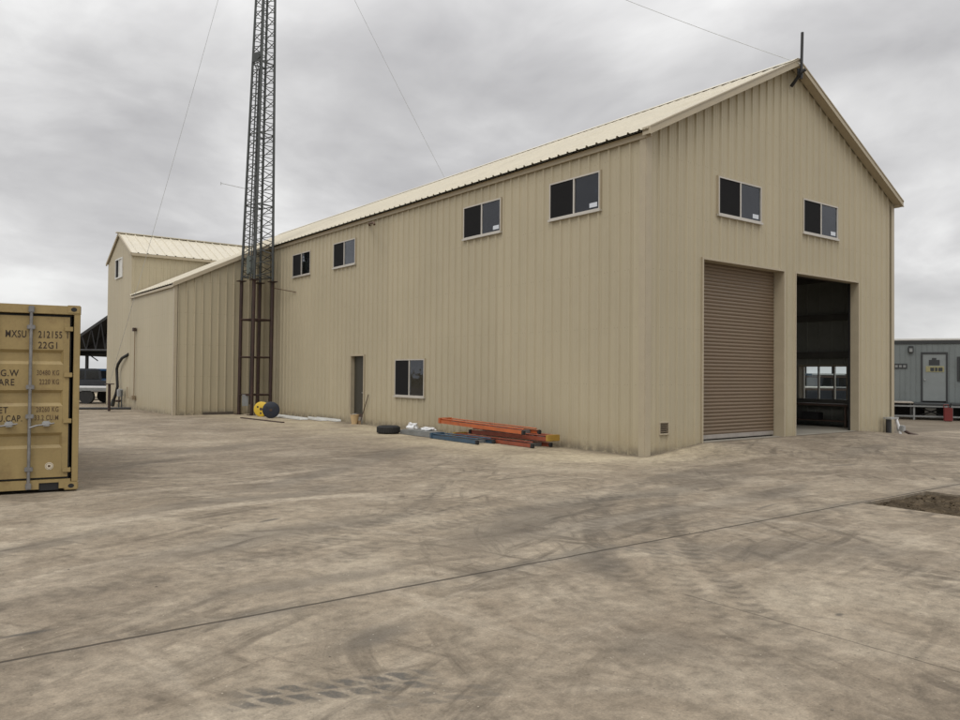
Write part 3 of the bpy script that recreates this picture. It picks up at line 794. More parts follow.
pts = [(SX + .0, 26.7, 2.42), (SX - .14, 27.3, 2.25), (SX - .16, 27.95, 1.98), (SX - .16, 28.2, 1.75), (SX - .16, 28.1, 1.3), (SX - .17, 27.95, .95), (SX - .2, 28.1, .6), (SX - .22, 28.45, .3), (SX - .24, 28.6, .05)]
obj('hose_run', MB().tube(pts, .065, 10), RUBBER, t_, world=True, smooth=True)
obj('cuff', MB().tube([pts[-2], pts[-1]], .09, 12), GALV, t_, world=True)
t_ = thing('meter_assembly', 'grey utility meter on short pipes at the foot of the annex', 'meter', (SX - .2, 27.2, 0))
obj('riser_pipe', MB().tube([(SX - .2, 27.5, 0), (SX - .2, 27.5, .75), (SX - .2, 27.0, .78), (SX - .2, 27.0, 0)], .03, 8), GALV, t_, world=True)
obj('meter_body', MB().box(SX - .32, SX - .1, 27.12, 27.4, .5, .85, bev=.03), GALVL, t_, world=True)
obj('valve', MB().tube([(SX - .34, 27.5, .3), (SX - .08, 27.5, .3)], .05, 10), STEEL_DARK, t_, world=True)
t_ = thing('guy_post', 'short brown steel post with cap plate where the left guy wire ends', 'post', (-5.09, 24.31, 0))
obj('post_shaft', MB().tube([(0, 0, -.05), (0, 0, 1.1)], .055, 12), PRIMER, t_)
obj('cap_plate', MB().box(-.16, .16, -.13, .13, 1.1, 1.14), PRIMER, t_)
o = obj('steel_pipe', MB().tube([(-6.6, 26.5, .05), (-4.0, 25.28, .05)], .05, 10), BLACK)
tag(o, 'long dark pipe lying on the ground beside the guy post', 'pipe')

# ------------------------------------------------------------------ tower
CF = Vector((math.sin(.6515 - .286), math.cos(.6515 - .286), 0)); CR = Vector((CF.y, -CF.x, 0))
TC = Vector((-.93, 19.02, 0)); hd = .60
TH = 24.0
dirs = [(-.982, .19), (-.19, -.982), (.982, -.19), (.19, .982)]   # left, near, right, far
def tw(k, z, hdl=None):
    s = 1.0 if z <= 5.25 else 1 - .034 * (z - 5.25)
    d = CR * dirs[k][0] + CF * dirs[k][1]
    return TC + d * (hd * s) + Vector((0, 0, z)) + CR * (.0155 * max(0, z - 3))
tower = thing('lattice_tower', 'tall grey lattice radio mast standing on brown pipe legs beside the warehouse', 'tower', tuple(TC))
for k in range(4):
    lg = obj('base_leg', MB().tube([tw(k, -.03), tw(k, 5.22)], .066, 12), PRIMER, tower, world=True, smooth=True)
    p = tw(k, 5.25)
    obj('flange', MB().box(p.x - .15, p.x + .15, p.y - .15, p.y + .15, 5.225, 5.26), PRIMER, lg, world=True)
    p = tw(k, 0)
    obj('base_plate', MB().box(p.x - .14, p.x + .14, p.y - .14, p.y + .14, 0, .02), PRIMER, lg, world=True)
    obj('lattice_leg', MB().tube([tw(k, 5.26), tw(k, TH)], [.052, .042], 6), GALV, tower, world=True)
for z in (.78, 2.25, 3.72):
    b_ = MB()
    for k in range(4): b_.tube([tw(k, z), tw((k + 1) % 4, z)], .034, 8)
    obj('base_brace', b_, PRIMER, tower, world=True)
for k in range(4):
    b_ = MB(); z = 5.4; q = 0; st_ = .40
    k2 = (k + 1) % 4
    while z < TH - .05:
        z2 = min(z + .235, TH)
        if q % 2 == 0: b_.tube([tw(k, z), tw(k2, z2)], .0165, 5)
        else: b_.tube([tw(k2, z), tw(k, z2)], .0165, 5)
        if q % 12 == 0: b_.tube([tw(k, z), tw(k2, z)], .022, 5)
        z = z2; q += 1
    obj('lattice_face', b_, GALV, tower, world=True)
    if k in (0, 3):
        # mid rail of that side from the base up to the head plate
        pass
m1 = lambda z: tw(0, z).lerp(tw(1, z), .5)
obj('cable_run', MB().tube([m1(.4).lerp(tw(3, .4), .35), m1(8).lerp(tw(3, 8), .35), m1(15).lerp(tw(3, 15), .35), m1(23).lerp(tw(3, 23), .35)], .028, 6), BLACK, tower, world=True)
obj('climbing_rail', MB().tube([m1(5.3), m1(13.6), m1(13.8).lerp(tw(0, 13.8), .5), tw(0, 13.95)], .028, 6).tube([m1(5.3).lerp(tw(1, 5.3), .45), m1(13.5).lerp(tw(1, 13.5), .45), m1(13.95).lerp(tw(0, 14), .2)], .02, 6), GALV, tower, world=True)
obj('splice_plate', MB().box(-.24, .24, -.02, .02, -.18, .18, Matrix.Translation(tw(0, 14.1).lerp(tw(1, 14.1), .45)) @ Matrix.Rotation(-.75 - .4, 4, 'Z')), GALV, tower, world=True)
obj('antenna_rod', MB().tube([tw(0, 8.9), tw(0, 8.9) + (-CR * .95 + Vector((0, 0, .15)))], .012, 6).tube([tw(0, 8.9) + (-CR * .95 + Vector((0, 0, .08))), tw(0, 8.9) + (-CR * .95 + Vector((0, 0, .2)))], .014, 5), GALVL, tower, world=True)
obj('stay_rod', MB().tube([tw(2, 5.0), Vector((-.04, 17.3, 4.75))], .018, 6), mat('rust_pipe', (.1, .055, .03), .6), tower, world=True)
obj('top_plate', MB().box(TC.x - .22, TC.x + .22, TC.y - .22, TC.y + .22, TH, TH + .03), GALV, tower, world=True)
obj('electric_box', MB().box(-.16, .16, -.07, .07, 5.5, 6.2, Matrix.Translation(m1(0).lerp(tw(2, 0), .15)) @ Matrix.Rotation(-.4, 4, 'Z')), mat('green_grey_box', (.12, .14, .125), .5), tower, world=True)
obj('switch_box', MB().box(-.12, .12, -.06, .06, .35, .8, Matrix.Translation(m1(0)) @ Matrix.Rotation(-.4, 4, 'Z')), GREYM, tower, world=True)

def wire(a, b, sag, label, r=.0075):
    a, b = Vector(a), Vector(b); pts = []
    for i in range(25):
        s = i / 24; p = a.lerp(b, s); p.z -= sag * 4 * s * (1 - s); pts.append(p)
    o = obj('guy_wire', MB().tube(pts, r, 5), GALVL)
    return tag(o, label, 'cable', 'guy wires of the lattice tower')
TT = tw(0, 23.4).lerp(tw(2, 23.4), .5)
wire(tw(0, 23.4), (-5.09, 24.31, 1.14), .25, 'guy wire dropping left of the tower down to the short brown post')
wire(TT, (14.8, 17.7, 0.0), .5, 'guy wire from the tower passing behind the warehouse roof')
wire(TT, (RC - .02, -.32, 9.42), .55, 'guy wire from the tower running to the black pole at the gable peak')

# ------------------------------------------------------------------ shipping container
CA = R(-8.2)
CW, CH, CL = 2.438, 2.591, 6.058
ct = thing('shipping_container', 'ochre yellow steel shipping container with zinc locking rods on its doors', 'container', (-10.369, 1.294, 0), CA)
# local: x from -CW..0, y 0..CL
z0 = .02
f = MB()
f.box(-CW, -.0, .0, .13, CH - .13, CH - .01, bev=.006)            # header
f.box(-CW + .1, -.48, .0, .13, z0 + .03, z0 + .155); f.box(-.479, -.241, .0, .13, z0 + .115, z0 + .155); f.box(-.24, -.1, .0, .13, z0 + .03, z0 + .155)
f.box(-.085, -.005, .0, .14, z0 + .115, CH - .13, bev=.006); f.box(-CW + .005, -CW + .085, .0, .14, z0 + .115, CH - .13, bev=.006)
f.box(-.09, -.02, .02, CL - .02, z0 + .02, z0 + .15); f.box(-CW + .02, -CW + .09, .02, CL - .02, z0 + .02, z0 + .15)
f.box(-.08, -.02, .14, CL - .02, CH - .09, CH - .03); f.box(-CW + .02, -CW + .08, .14, CL - .02, CH - .09, CH - .03)
f.box(-CW + .1, -.1, CL - .12, CL, z0, CH - .02)
obj('frame', f, CONTP, ct)
def casting(x0, x1, y0, y1, za, zb):
    c = MB().box(x0, x1, y0, y1, za, zb, bev=.012)
    cc = obj('corner_casting', c, CONTP, ct)
    h = MB(); yc = y0 - .0015 if y0 < 1 else y1 + .0015
    xm = (x0 + x1) / 2; zm = (za + zb) / 2; pts = []
    for k in range(16):
        a = 2 * math.pi * k / 16; pts.append((xm + .038 * math.cos(a), yc, zm + .030 * math.sin(a)))
    h.face(pts); obj('casting_hole', h, BLACK, cc)
for x0, x1 in ((-.178, .0), (-CW, -CW + .178)):
    for y0, y1 in ((-.006, .16), (CL - .16, CL + .006)):
        casting(x0, x1, y0, y1, z0, z0 + .118); casting(x0, x1, y0, y1, CH - .118, CH)
# corrugated sides, roof, floor
def corr(O, U, V, N, L, H):
    return sheet(MB(), O, U, V, N, 0, L, K(0), K(H), pitch=.278, rh=.036, rb=.070 + .05, rt=.055, phase=.1, minor=False)
obj('side_panel', corr((-.045, .14, z0 + .15), (0, 1, 0), (0, 0, 1), (1, 0, 0), CL - .28, CH - .22), CONTP, ct)
obj('side_panel', corr((-CW + .045, .14, z0 + .15), (0, 1, 0), (0, 0, 1), (-1, 0, 0), CL - .28, CH - .22), CONTP, ct)
obj('roof_panel', MB().box(-CW + .07, -.07, .13, CL - .1, CH - .06, CH - .04), CONTP, ct)
obj('floor_panel', MB().box(-CW + .08, -.08, .14, CL - .12, z0 + .03, z0 + .14), STEEL_DARK, ct)
# doors: flat plate with three horizontal recessed pressings
def door(xa, xb, name):
    m_ = MB(); zb_, zt_ = z0 + .185, CH - .165; yf = .035
    rows = [(.61, .82), (1.19, 1.41), (1.765, 1.965)]
    m0, m1_ = xa + .07, xb - .075
    dp = .034; sl_ = .03
    # left and right stiles, then alternating bands
    m_.box(xa, m0 - .001, yf, yf + .05, zb_, zt_); m_.box(m1_ + .001, xb, yf, yf + .05, zb_, zt_)
    z = zb_
    for (a, b) in rows + [(zt_, None)]:
        m_.box(m0, m1_, yf + .0005, yf + .049, z, a)
        if b is None: break
        q = [(m0, a), (m1_, a), (m1_, b), (m0, b)]; i_ = [(m0 + sl_, a + sl_ * 1.4), (m1_ - sl_, a + sl_ * 1.4), (m1_ - sl_, b - sl_ * 1.4), (m0 + sl_, b - sl_ * 1.4)]
        m_.face([(x, yf + dp, z_) for x, z_ in i_])
        for k in range(4):
            k2 = (k + 1) % 4
            m_.face([(q[k][0], yf + .001, q[k][1]), (q[k2][0], yf + .001, q[k2][1]), (i_[k2][0], yf + dp, i_[k2][1]), (i_[k][0], yf + dp, i_[k][1])])
        m_.box(m0, m1_, yf + .045, yf + .049, a, b)
        z = b
    d = obj(name, m_, CONTP, ct)
    g_ = MB(); t0 = .022
    g_.box(xa - .018, xb + .018, yf + .02, yf + .045, zt_ + .001, zt_ + t0); g_.box(xa - .018, xb + .018, yf + .02, yf + .045, zb_ - t0, zb_ - .001)
    g_.box(xa - .018, xa - .001, yf + .02, yf + .045, zb_, zt_); g_.box(xb + .001, xb + .018, yf + .02, yf + .045, zb_, zt_)
    obj('gasket', g_, RUBBER, d)
    return d
dr = door(-1.205, -.135, 'door')
dl = door(-CW + .135, -1.233, 'door')
for d, xh in ((dr, -.105), (dl, -CW + .105)):
    for z in (.30, .98, 1.62, 2.26):
        obj('hinge', MB().box(xh - .095 if xh > -1 else xh - .01, xh + .01 if xh > -1 else xh + .095, .006, .034, z - .032, z + .032, bev=.006), CONTP, d)
def rod(x, d, side):
    r = obj('locking_rod', MB().tube([(x, -.012, z0 + .05), (x, -.012, CH - .035)], .021, 12), RODM, d, smooth=True)
    for z in (.33, 1.05, 1.45, 2.27):
        obj('rod_bracket', MB().box(x - .05, x + .05, -.035, .034, z - .03, z + .03, bev=.008), RODM, r)
    for z, zz in ((z0 + .035, z0 + .12), (CH - .12, CH - .03)):
        obj('cam_keeper', MB().box(x - .035, x + .035, -.04, .0, z, zz, bev=.008), RODM, r)
    hz = .925
    hb = MB().tube([(x, -.03, hz - .03), (x + side * .08, -.045, hz), (x + side * .30, -.045, hz + .03)], [.014, .013, .011], 8)
    h = obj('handle', hb, RODM, r)
    hx = x + side * .20
    obj('handle_hub', MB().box(hx - .05, hx + .05, -.055, .034, hz - .012, hz + .06, bev=.014), GALVL, h)
rod(-.605, dr, 1); rod(-1.045, dr, 1)
rod(-CW + .605, dl, -1); rod(-CW + 1.045, dl, -1)
# lettering (as stencilled on the right door)
def letter(s, x, z, size, m=CONTD, sx=.66, al='LEFT'):
    M = Matrix.Translation((x, .0335, z)) @ Matrix.Rotation(R(90), 4, 'X')
    return text_mesh('lettering', s, size, M, m, dr, sx=sx, al=al)
letter('MXSU', -.91, 2.13, .135, sx=.66); letter('212155', -.52, 2.13, .135, sx=.66); letter('22G1', -.52, 1.985, .13, sx=.8)
letter('1', -.185, 2.13, .135)
letter('M.G.W', -.745, 1.60, .125, sx=.8, al='RIGHT'); letter('TARE', -.79, 1.475, .125, sx=.8, al='RIGHT')
letter('NET', -.86, 1.10, .12, sx=.8, al='RIGHT'); letter('CU.CAP.', -.69, .985, .12, sx=.72, al='RIGHT')
for (a, z) in (('30480 KG', 1.615), ('2220 KG', 1.49), ('28260 KG', 1.11), ('33.2 CU.M', .995)):
    letter(a, -.255, z, .10, CONTB, .6, 'RIGHT')
# round decal near the bottom
dc = MB(); dc.lathe([(0.001, 0), (.052, 0), (.052, .0015), (0.001, .0015)], 24, Matrix.Translation((-.36, .0335, .36)) @ Matrix.Rotation(R(90), 4, 'X'))
dd = obj('round_decal', dc, mat('decal_pale', (.62, .55, .42), .6), dr)
dc = MB(); dc.lathe([(.038, 0), (.042, 0), (.042, .001), (.038, .001)], 20, Matrix.Translation((-.36, .0318, .36)) @ Matrix.Rotation(R(90), 4, 'X'))
dc.box(-.375, -.345, .031, .0318, .345, .375)
obj('decal_print', dc, CONTB, dd)
# forklift pocket shadow notch under the sill
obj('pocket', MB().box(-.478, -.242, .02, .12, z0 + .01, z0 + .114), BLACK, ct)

# ------------------------------------------------------------------ things along the long wall
def stepladder(name, label, cat, L, mrail, mcap, loc, rz_, tilt=0.0, w0=.56, w1=.36, roll=0.0, group='ladders lying along the warehouse wall'):
    """folded step ladder lying flat; long axis = +y, foot at y=0"""
    t = thing(name, label, cat, loc, rz_, group); t.rotation_euler = (tilt, roll, rz_)
    for s in (-1, 1):
        m_ = MB(); a = Vector((s * w0 / 2, 0, .03)); b = Vector((s * w1 / 2, L - .08, .03))
        for (dx, z_a, z_b, tk) in ((0, .0, .085, .008), (-s * .02, .0, .008, .022), (-s * .02, .077, .085, .022)):
            q = [(-tk, 0), (tk, 0), (tk, L - .08), (-tk, L - .08)]
            for sgn in (0,):
                P4 = [(a.x + dx - tk, a.y), (a.x + dx + tk, a.y), (b.x + dx + tk, b.y), (b.x + dx - tk, b.y)]
                lo = [m_.bm.verts.new((x, y, z_a)) for x, y in P4]; hi = [m_.bm.verts.new((x, y, z_b)) for x, y in P4]
                m_.bm.faces.new(lo[::-1]); m_.bm.faces.new(hi)
                for k in range(4): m_.bm.faces.new((lo[k], lo[(k + 1) % 4], hi[(k + 1) % 4], hi[k]))
        r_ = obj('rail', m_, mrail, t)
        obj('rubber_foot', MB().box(a.x - .035, a.x + .035, -.04, .05, -.005, .09, bev=.01), RUBBER, r_)
        m_ = MB(); m_.tube([(s * (w0 / 2 - .05), .05, .118), (s * (w1 / 2 - .02), L - .12, .118)], .017, 6)
        obj('rear_rail', m_, mrail, t)
    n = int(L / .3)
    for k in range(1, n):
        y = k * .3; w = w0 + (w1 - w0) * y / L
        obj('step', MB().box(-w / 2 + .01, w / 2 - .01, y - .012, y + .012, .006, .08).box(-w / 2 + .01, w / 2 - .01, y - .03, y + .012, .0015, .006), GREYM, t)
    for k in (1, 3, 5):
        y = k * L / 6.5; w = w0 - .1 + (w1 + .06 - w0) * y / L
        obj('rear_brace', MB().box(-w / 2, w / 2, y, y + .03, .1, .115), GREYM, t)
    obj('top_cap', MB().box(-w1 / 2 - .03, w1 / 2 + .03, L - .1, L, -.005, .14, bev=.012), mcap, t)
    return t
stepladder('stepladder', 'faded red folded stepladder lying flat on the concrete, bottom of the ladder pile', 'ladder', 3.25, REDO, YELL, (-.50, 2.62, .01), R(0))
stepladder('stepladder', 'middle stepladder of the pile, its yellow top cap sticking out at the right end', 'ladder', 2.9, REDO, YELL, (-.36, 5.25, .165), R(180), w0=.46, w1=.3)
stepladder('stepladder', 'bright orange stepladder on top of the ladder pile by the wall', 'ladder', 3.45, ORANGE, ORANGE, (-.50, 2.98, .285), R(1.5), tilt=R(1.3), w0=.5)
stepladder('stepladder', 'dark blue folded stepladder lying in front of the orange ladder pile', 'ladder', 2.1, BLUE, BLUE, (-1.08, 3.98, .01), R(0), w0=.5)
# aluminium extension section left of it
t = thing('aluminium_ladder', 'short grey aluminium ladder section lying under the white bags', 'ladder', (-.95, 6.2, .01), 0)
for s in (-1, 1): obj('rail', MB().box(s * .22 - .015, s * .22 + .015, 0, 1.5, 0, .11), GREYM, t)
for k in range(5): obj('rung', MB().tube([(-.21, .15 + k * .3, .055), (.21, .15 + k * .3, .055)], .018, 8), GREYM, t)
obj('board', MB().box(-.2, .2, .05, 1.45, .112, .125), GREYM, t)
o = rag(-.55, 8.05, .15, (.13, .16, .13), WHITEP, 'plastic_bag', None, 2, .6); tag(o, 'crumpled white plastic bag by the tyre, the taller of two', 'bag')
o = rag(-.72, 7.0, .17, (.15, .24, .05), WHITEP, 'plastic_bag', None, 9, .7); tag(o, 'flattened white plastic bag lying on the grey ladder section', 'bag')
o = rag(-.6, 7.5, .07, (.16, .2, .07), GREYM, 'work_glove', None, 14, .7); tag(o, 'small crumpled grey rag between the two white bags', 'rag')
# tyre lying flat
def tyre(loc, rot, Rr, wd, label, name='tyre'):
    t = thing(name, label, 'tyre', loc); t.rotation_euler = rot
    ri = Rr * .6; h = wd / 2
    pr = [(ri, -h * .7), (ri + .03, -h), (Rr - .05, -h), (Rr - .01, -h * .75), (Rr, -h * .5), (Rr, h * .5), (Rr - .01, h * .75), (Rr - .05, h), (ri + .03, h), (ri, h * .7), (ri + .015, h * .5), (ri + .015, -h * .5), (ri, -h * .7)]
    obj('carcass', MB().lathe(pr, 36), RUBBER, t, smooth=True)
    tr = MB()
    for k in range(30):
        a = 2 * math.pi * k / 30
        tr.box(Rr - .004, Rr + .008, -.018, .018, -h * .7, h * .7, Matrix.Rotation(a, 4, 'Z') @ Matrix.Rotation(.0, 4, 'X'))
    obj('tread', tr, RUBBER, t)
    return t
tyre((-1.35, 8.05, .11), (0, 0, 0), .32, .21, 'black tyre lying flat on the concrete left of the ladders')
# bucket and broom
t = thing('bucket', 'cream plastic bucket standing in front of the dark side door', 'bucket', (-.26, 12.05, .0))
obj('bucket_body', MB().lathe([(.10, .0), (.145, .30), (.155, .30), (.155, .31), (.135, .31), (.095, .01), (.001, .01)], 24), CREAM, t, smooth=True)
obj('bail_handle', MB().tube([(-.15, 0, .3), (-.12, -.09, .33), (0, -.15, .35), (.12, -.09, .33), (.15, 0, .3)], .006, 6), GALVL, t)
obj('rim_dirt', MB().lathe([(.001, .26), (.12, .27), (.14, .305)], 20), STEEL_DARK, t)
t = thing('broom', 'dark handled broom leaning by the bucket at the side door', 'broom', (-.45, 12.05, 0))
obj('broom_stick', MB().tube([(-.16, 11.86, .05), (-.05, 11.52, .98)], .014, 8), STEEL_DARK, t, world=True)
obj('broom_head', MB().box(-.11, .11, -.025, .025, .0, .12, Matrix.Translation((-.17, 11.9, 0)) @ Matrix.Rotation(R(75), 4, 'Z')), WOOD, t, world=True)
# yellow and blue round reels under the tower
def reel(loc, rzv, Rr, wd, mm, label, lean=0.0):
    t = thing('cable_reel', label, 'reel', loc, rzv); t.rotation_euler = (R(90) - lean, 0, rzv)
    for s in (-1, 1):
        f_ = MB(); z = s * wd / 2
        f_.lathe([(.05, z - .012), (Rr - .02, z - .012), (Rr, z), (Rr - .02, z + .012), (.05, z + .012), (.05, z - .012)], 28)
        fl = obj('flange', f_, mm, t, smooth=True)
        for k in range(3):
            a = 2 * math.pi * k / 3 + .5
            hh = MB().lathe([(.001, 0), (Rr * .13, 0), (Rr * .13, .002), (.001, .002)], 12, Matrix.Translation((Rr * .55 * math.cos(a), Rr * .55 * math.sin(a), z + s * .0135)))
            obj('flange_hole', hh, BLACK, fl)
    obj('drum', MB().lathe([(Rr * .45, -wd / 2), (Rr * .45, wd / 2)], 24), mm, t, smooth=True)
    obj('hub', MB().lathe([(.001, -wd / 2 - .03), (.05, -wd / 2 - .03), (.05, wd / 2 + .03), (.001, wd / 2 + .03)], 16), STEEL_DARK, t)
    return t
YEL2 = mat('yellow_reel', (.62, .42, .03), .45, var=.1)
NAVY = mat('navy_black_reel', (.012, .017, .03), .5, var=.2)
reel((-1.22, 17.55, .28), R(-40), .28, .16, YEL2, 'yellow round reel on edge at the foot of the lattice tower', .08)
reel((-1.33, 16.4, .30), R(-28), .30, .17, NAVY, 'dark navy round reel on edge right of the yellow one', .05)
# white sheet-metal flashings lying by the wall
for (x, y0, y1, w, lb) in ((-.78, 14.8, 18.0, .30, 'long white metal flashing lying nearest the reels by the wall'), (-.42, 13.95, 15.6, .26, 'white metal flashing in the middle of the three by the wall'), (-.18, 13.35, 15.2, .2, 'white metal flashing closest to the dark side door')):
    t = MB(); t.prism([(-w / 2, .0), (w / 2, .0), (w / 2, .07), (w / 2 - .006, .07), (w / 2 - .006, .006), (-w / 2 + .006, .006), (-w / 2 + .006, .05), (-w / 2, .05)], 0, y1 - y0)
    o = obj('metal_flashing', t, WHITE); o.location = (x, y0, .012); o.rotation_euler = (0, 0, R(random.uniform(-2, 2)))
    tag(o, lb, 'flashing', 'white flashings by the wall')
o = obj('steel_strip', MB().box(-.05, .05, 0, 3.2, 0, .035), STEEL_DARK); o.location = (-2.02, 13.7, .0); o.rotation_euler = (0, 0, R(4)); tag(o, 'thin dark steel strip lying on the concrete in front of the reels', 'strip')
o = obj('dark_plank', MB().box(-2.7, -1.55, SY0 - .2, SY0 - .08, 0, .1), mat('dark_plank', (.08, .065, .05), .8)); tag(o, 'dark plank lying at the foot of the shed front wall', 'plank')

# conduit cluster at the right corner of the gable
t = thing('utility_riser', 'grey and white utility pipes with a flat cap at the right corner of the gable', 'pipes', (10.3, -.2, 0))
g0 = gh(10.3, -.2)
obj('cap_box', MB().box(10.02, 10.5, -.32, -.10, .50, .55), GALVL, t, world=True)
obj('dark_pipe', MB().tube([(10.1, -.2, g0 - .02), (10.1, -.2, .5)], .055, 12), BLACK, t, world=True)
obj('dark_pipe', MB().tube([(10.25, -.18, g0 - .02), (10.25, -.18, .5)], .045, 12), GALV, t, world=True)
obj('white_pipe', MB().tube([(10.42, -.28, .5), (10.46, -.32, .32), (10.5, -.36, g0 - .02)], .04, 10), WHITEP, t, world=True)
obj('valve_body', MB().box(10.44, 10.62, -.46, -.28, g0 + .05, g0 + .22, bev=.02), GALVL, t, world=True)
obj('ground_elbow', MB().tube([(10.55, -.4, g0 + .1), (10.78, -.5, .08), (11.1, -.56, .03)], .04, 10), STEEL_DARK, t, world=True)

# ------------------------------------------------------------------ office trailer on the right
def trailer_build():
    A = Vector((21.28, 4.83, 0)); B = Vector((22.43, 2.69, 0)); d = (B - A).normalized()
    ang = math.atan2(d.y, d.x)
    t = thing('office_trailer', 'grey site office trailer with a single door right of the warehouse', 'trailer', tuple(A), ang)
    L0, L1, H, Wt, fz = -.8, 9.0, 3.22, 3.0, .66
    sheet_ = sheet(MB(), (0, 0, 0), (1, 0, 0), (0, 0, 1), (0, -1, 0), L0, L1, K(fz), K(H), [(1.03, 1.98, fz, 2.72), (2.32, 3.3, 1.55, 2.55)], pitch=.2, rh=.012, rb=.02, rt=.01, minor=False, phase=.05)
    obj('front_wall', sheet_, TRAILW, t)
    w = MB().box(L0, L1, .06, Wt, fz, H); obj('body_shell', w, TRAILD, t)
    obj('roof', MB().box(L0 - .06, L1 + .06, -.06, Wt + .06, H + .001, H + .09, bev=.02), TRAILR, t)
    obj('roof_trim', MB().box(L0 - .04, L1 + .04, -.035, -.005, H - .13, H), TRAILD, t)
    obj('chassis_beam', MB().box(L0 + .3, L1 - .3, .3, .45, .42, fz - .01).box(L0 + .3, L1 - .3, Wt - .45, Wt - .3, .42, fz - .01), BLACK, t)
    for x in (1.2, 4.2, 7.5):
        obj('pier_block', MB().box(x, x + .4, .25, .65, 0, .42), mat('block_grey', (.2, .19, .17), .9), t)
    obj('shade_panel', MB().box(L0 + .1, L1 - .1, .75, .8, 0, fz - .02), BLACK, t)  # black panel added to give the darkness under the trailer and deck
    d_ = obj('door', MB().box(1.09, 1.92, -.02, .03, fz + .06, 2.66, bev=.004), DOORG, t)
    obj('door_frame', MB().box(1.02, 1.085, -.045, .05, fz, 2.74).box(1.925, 1.99, -.045, .05, fz, 2.74).box(1.085, 1.925, -.045, .05, 2.665, 2.74), TRAILD, t)
    obj('door_knob', MB().tube([(1.16, -.02, 1.6), (1.16, -.08, 1.6)], .03, 10), GALVL, d_)
    s = obj('door_sign', MB().box(1.31, 1.7, -.032, -.021, 2.2, 2.42), TRAILD, d_, label='dark sign with rounded top on the trailer door')
    obj('sign_top', MB().box(1.42, 1.58, -.032, -.021, 2.421, 2.5), TRAILD, s)
    s = obj('notice_sign', MB().box(1.2, 1.86, -.032, -.021, 1.92, 2.16), SIGNY, d_, label='yellowish notice sign on the trailer door')
    m_ = MB()
    for (a, b) in ((1.36, 1.5), (1.53, 1.62), (1.65, 1.8)): m_.box(a, b, -.036, -.033, 1.95, 2.10)
    obj('sign_print', m_, TRAILD, s)
    s = obj('number_plate', MB().box(.02, .52, -.03, -.013, 2.06, 2.26), TRAILD, t)
    m_ = MB()
    for a in (.07, .22, .37): m_.box(a, a + .1, -.034, -.031, 2.1, 2.2)
    obj('plate_print', m_, GREYM, s)
    w = obj('wall_lamp', MB().box(.55, .75, -.12, -.012, 2.72, 3.0, bev=.02), TRAILD, t)
    obj('lamp_lens', MB().box(.59, .71, -.135, -.121, 2.75, 2.9), GREYM, w)
    wf = MB().box(2.32, 2.39, -.04, .03, 1.55, 2.55).box(3.23, 3.3, -.04, .03, 1.55, 2.55).box(2.39, 3.23, -.04, .03, 1.55, 1.62).box(2.39, 3.23, -.04, .03, 2.48, 2.55)
    wf = obj('window', wf, TRAILD, t); obj('pane', MB().box(2.39, 3.23, -.01, .0, 1.62, 2.48), DARKGLASS, wf)
    # low deck in front of the door
    k = thing('entry_deck', 'steel entry deck with pale boards in front of the trailer door', 'deck', tuple(A - Vector((d.y, -d.x, 0)) * -1.75), ang)
    dk = MB()
    for i in range(9): dk.box(-3.0, .62, i * .17, i * .17 + .15, .66, .70)
    obj('deck_boards', dk, mat('pale_boards', (.30, .27, .23), .8, var=.2, scale=4), k)
    obj('deck_platform', MB().box(.64, 4.2, .0, 1.6, .60, .655), TRAILD, k)
    for i, x in enumerate((-2.8, -1.6, -.55, .6, 1.9, 2.9, 4.1)):
        obj('deck_leg', MB().box(x, x + .07, 0.02, .09, 0, .6).box(x, x + .07, 1.4, 1.47, 0, .6), GREYM, k)
    obj('deck_rail', MB().box(-2.9, 4.1, .0, .06, .12, .18).box(-2.9, 4.1, -.02, .05, .52, .58), GREYM, k)
    obj('scissor_frame', MB().tube([(.7, .3, .1), (1.8, .3, .55)], .03, 6).tube([(.7, .3, .55), (1.8, .3, .1)], .03, 6).box(-1.9, -.9, .1, .8, .02, .42), BLACK, k)
    # red jack stands / cans
    for (x, sc_, lb) in ((1.75, 1.15, 'red fuel can with black cap under the trailer steps'), (2.75, .8, 'smaller red fuel can further right by the trailer deck')):
        q = A + d * x + Vector((d.y, -d.x, 0)) * 2.2
        c = thing('fuel_can', lb, 'fuel can', tuple(q), ang, 'red cans by the trailer deck')
        obj('can_body', MB().box(-.13 * sc_, .13 * sc_, -.1, .1, 0, .46 * sc_, bev=.03), REDP, c)
        obj('spout', MB().tube([(.05, 0, .44 * sc_), (.1, 0, .6 * sc_)], .03, 8), BLACK, c)
        obj('carry_handle', MB().tube([(-.13 * sc_, 0, .45 * sc_), (-.12 * sc_, 0, .56 * sc_), (0, 0, .56 * sc_), (0, 0, .45 * sc_)], .018, 6), REDP, c)
    q = A + d * 2.5 + Vector((d.y, -d.x, 0)) * 2.9
    o = rag(q.x, q.y, .05, (.16, .1, .06), WHITEP, 'paper_cup', None, 3, .3); tag(o, 'small white litter on the ground by the red cans', 'litter')
    for (x, lb) in ((3.3, 'dark spare wheel left of the other under the trailer front'), (3.95, 'dark spare wheel right of the other under the trailer front')):
        q = A + d * x + Vector((d.y, -d.x, 0)) * 2.0
        tt = tyre((q.x, q.y, .3), (R(90), 0, ang), .3, .18, lb, 'spare_wheel'); tt['category'] = 'wheel'
trailer_build()
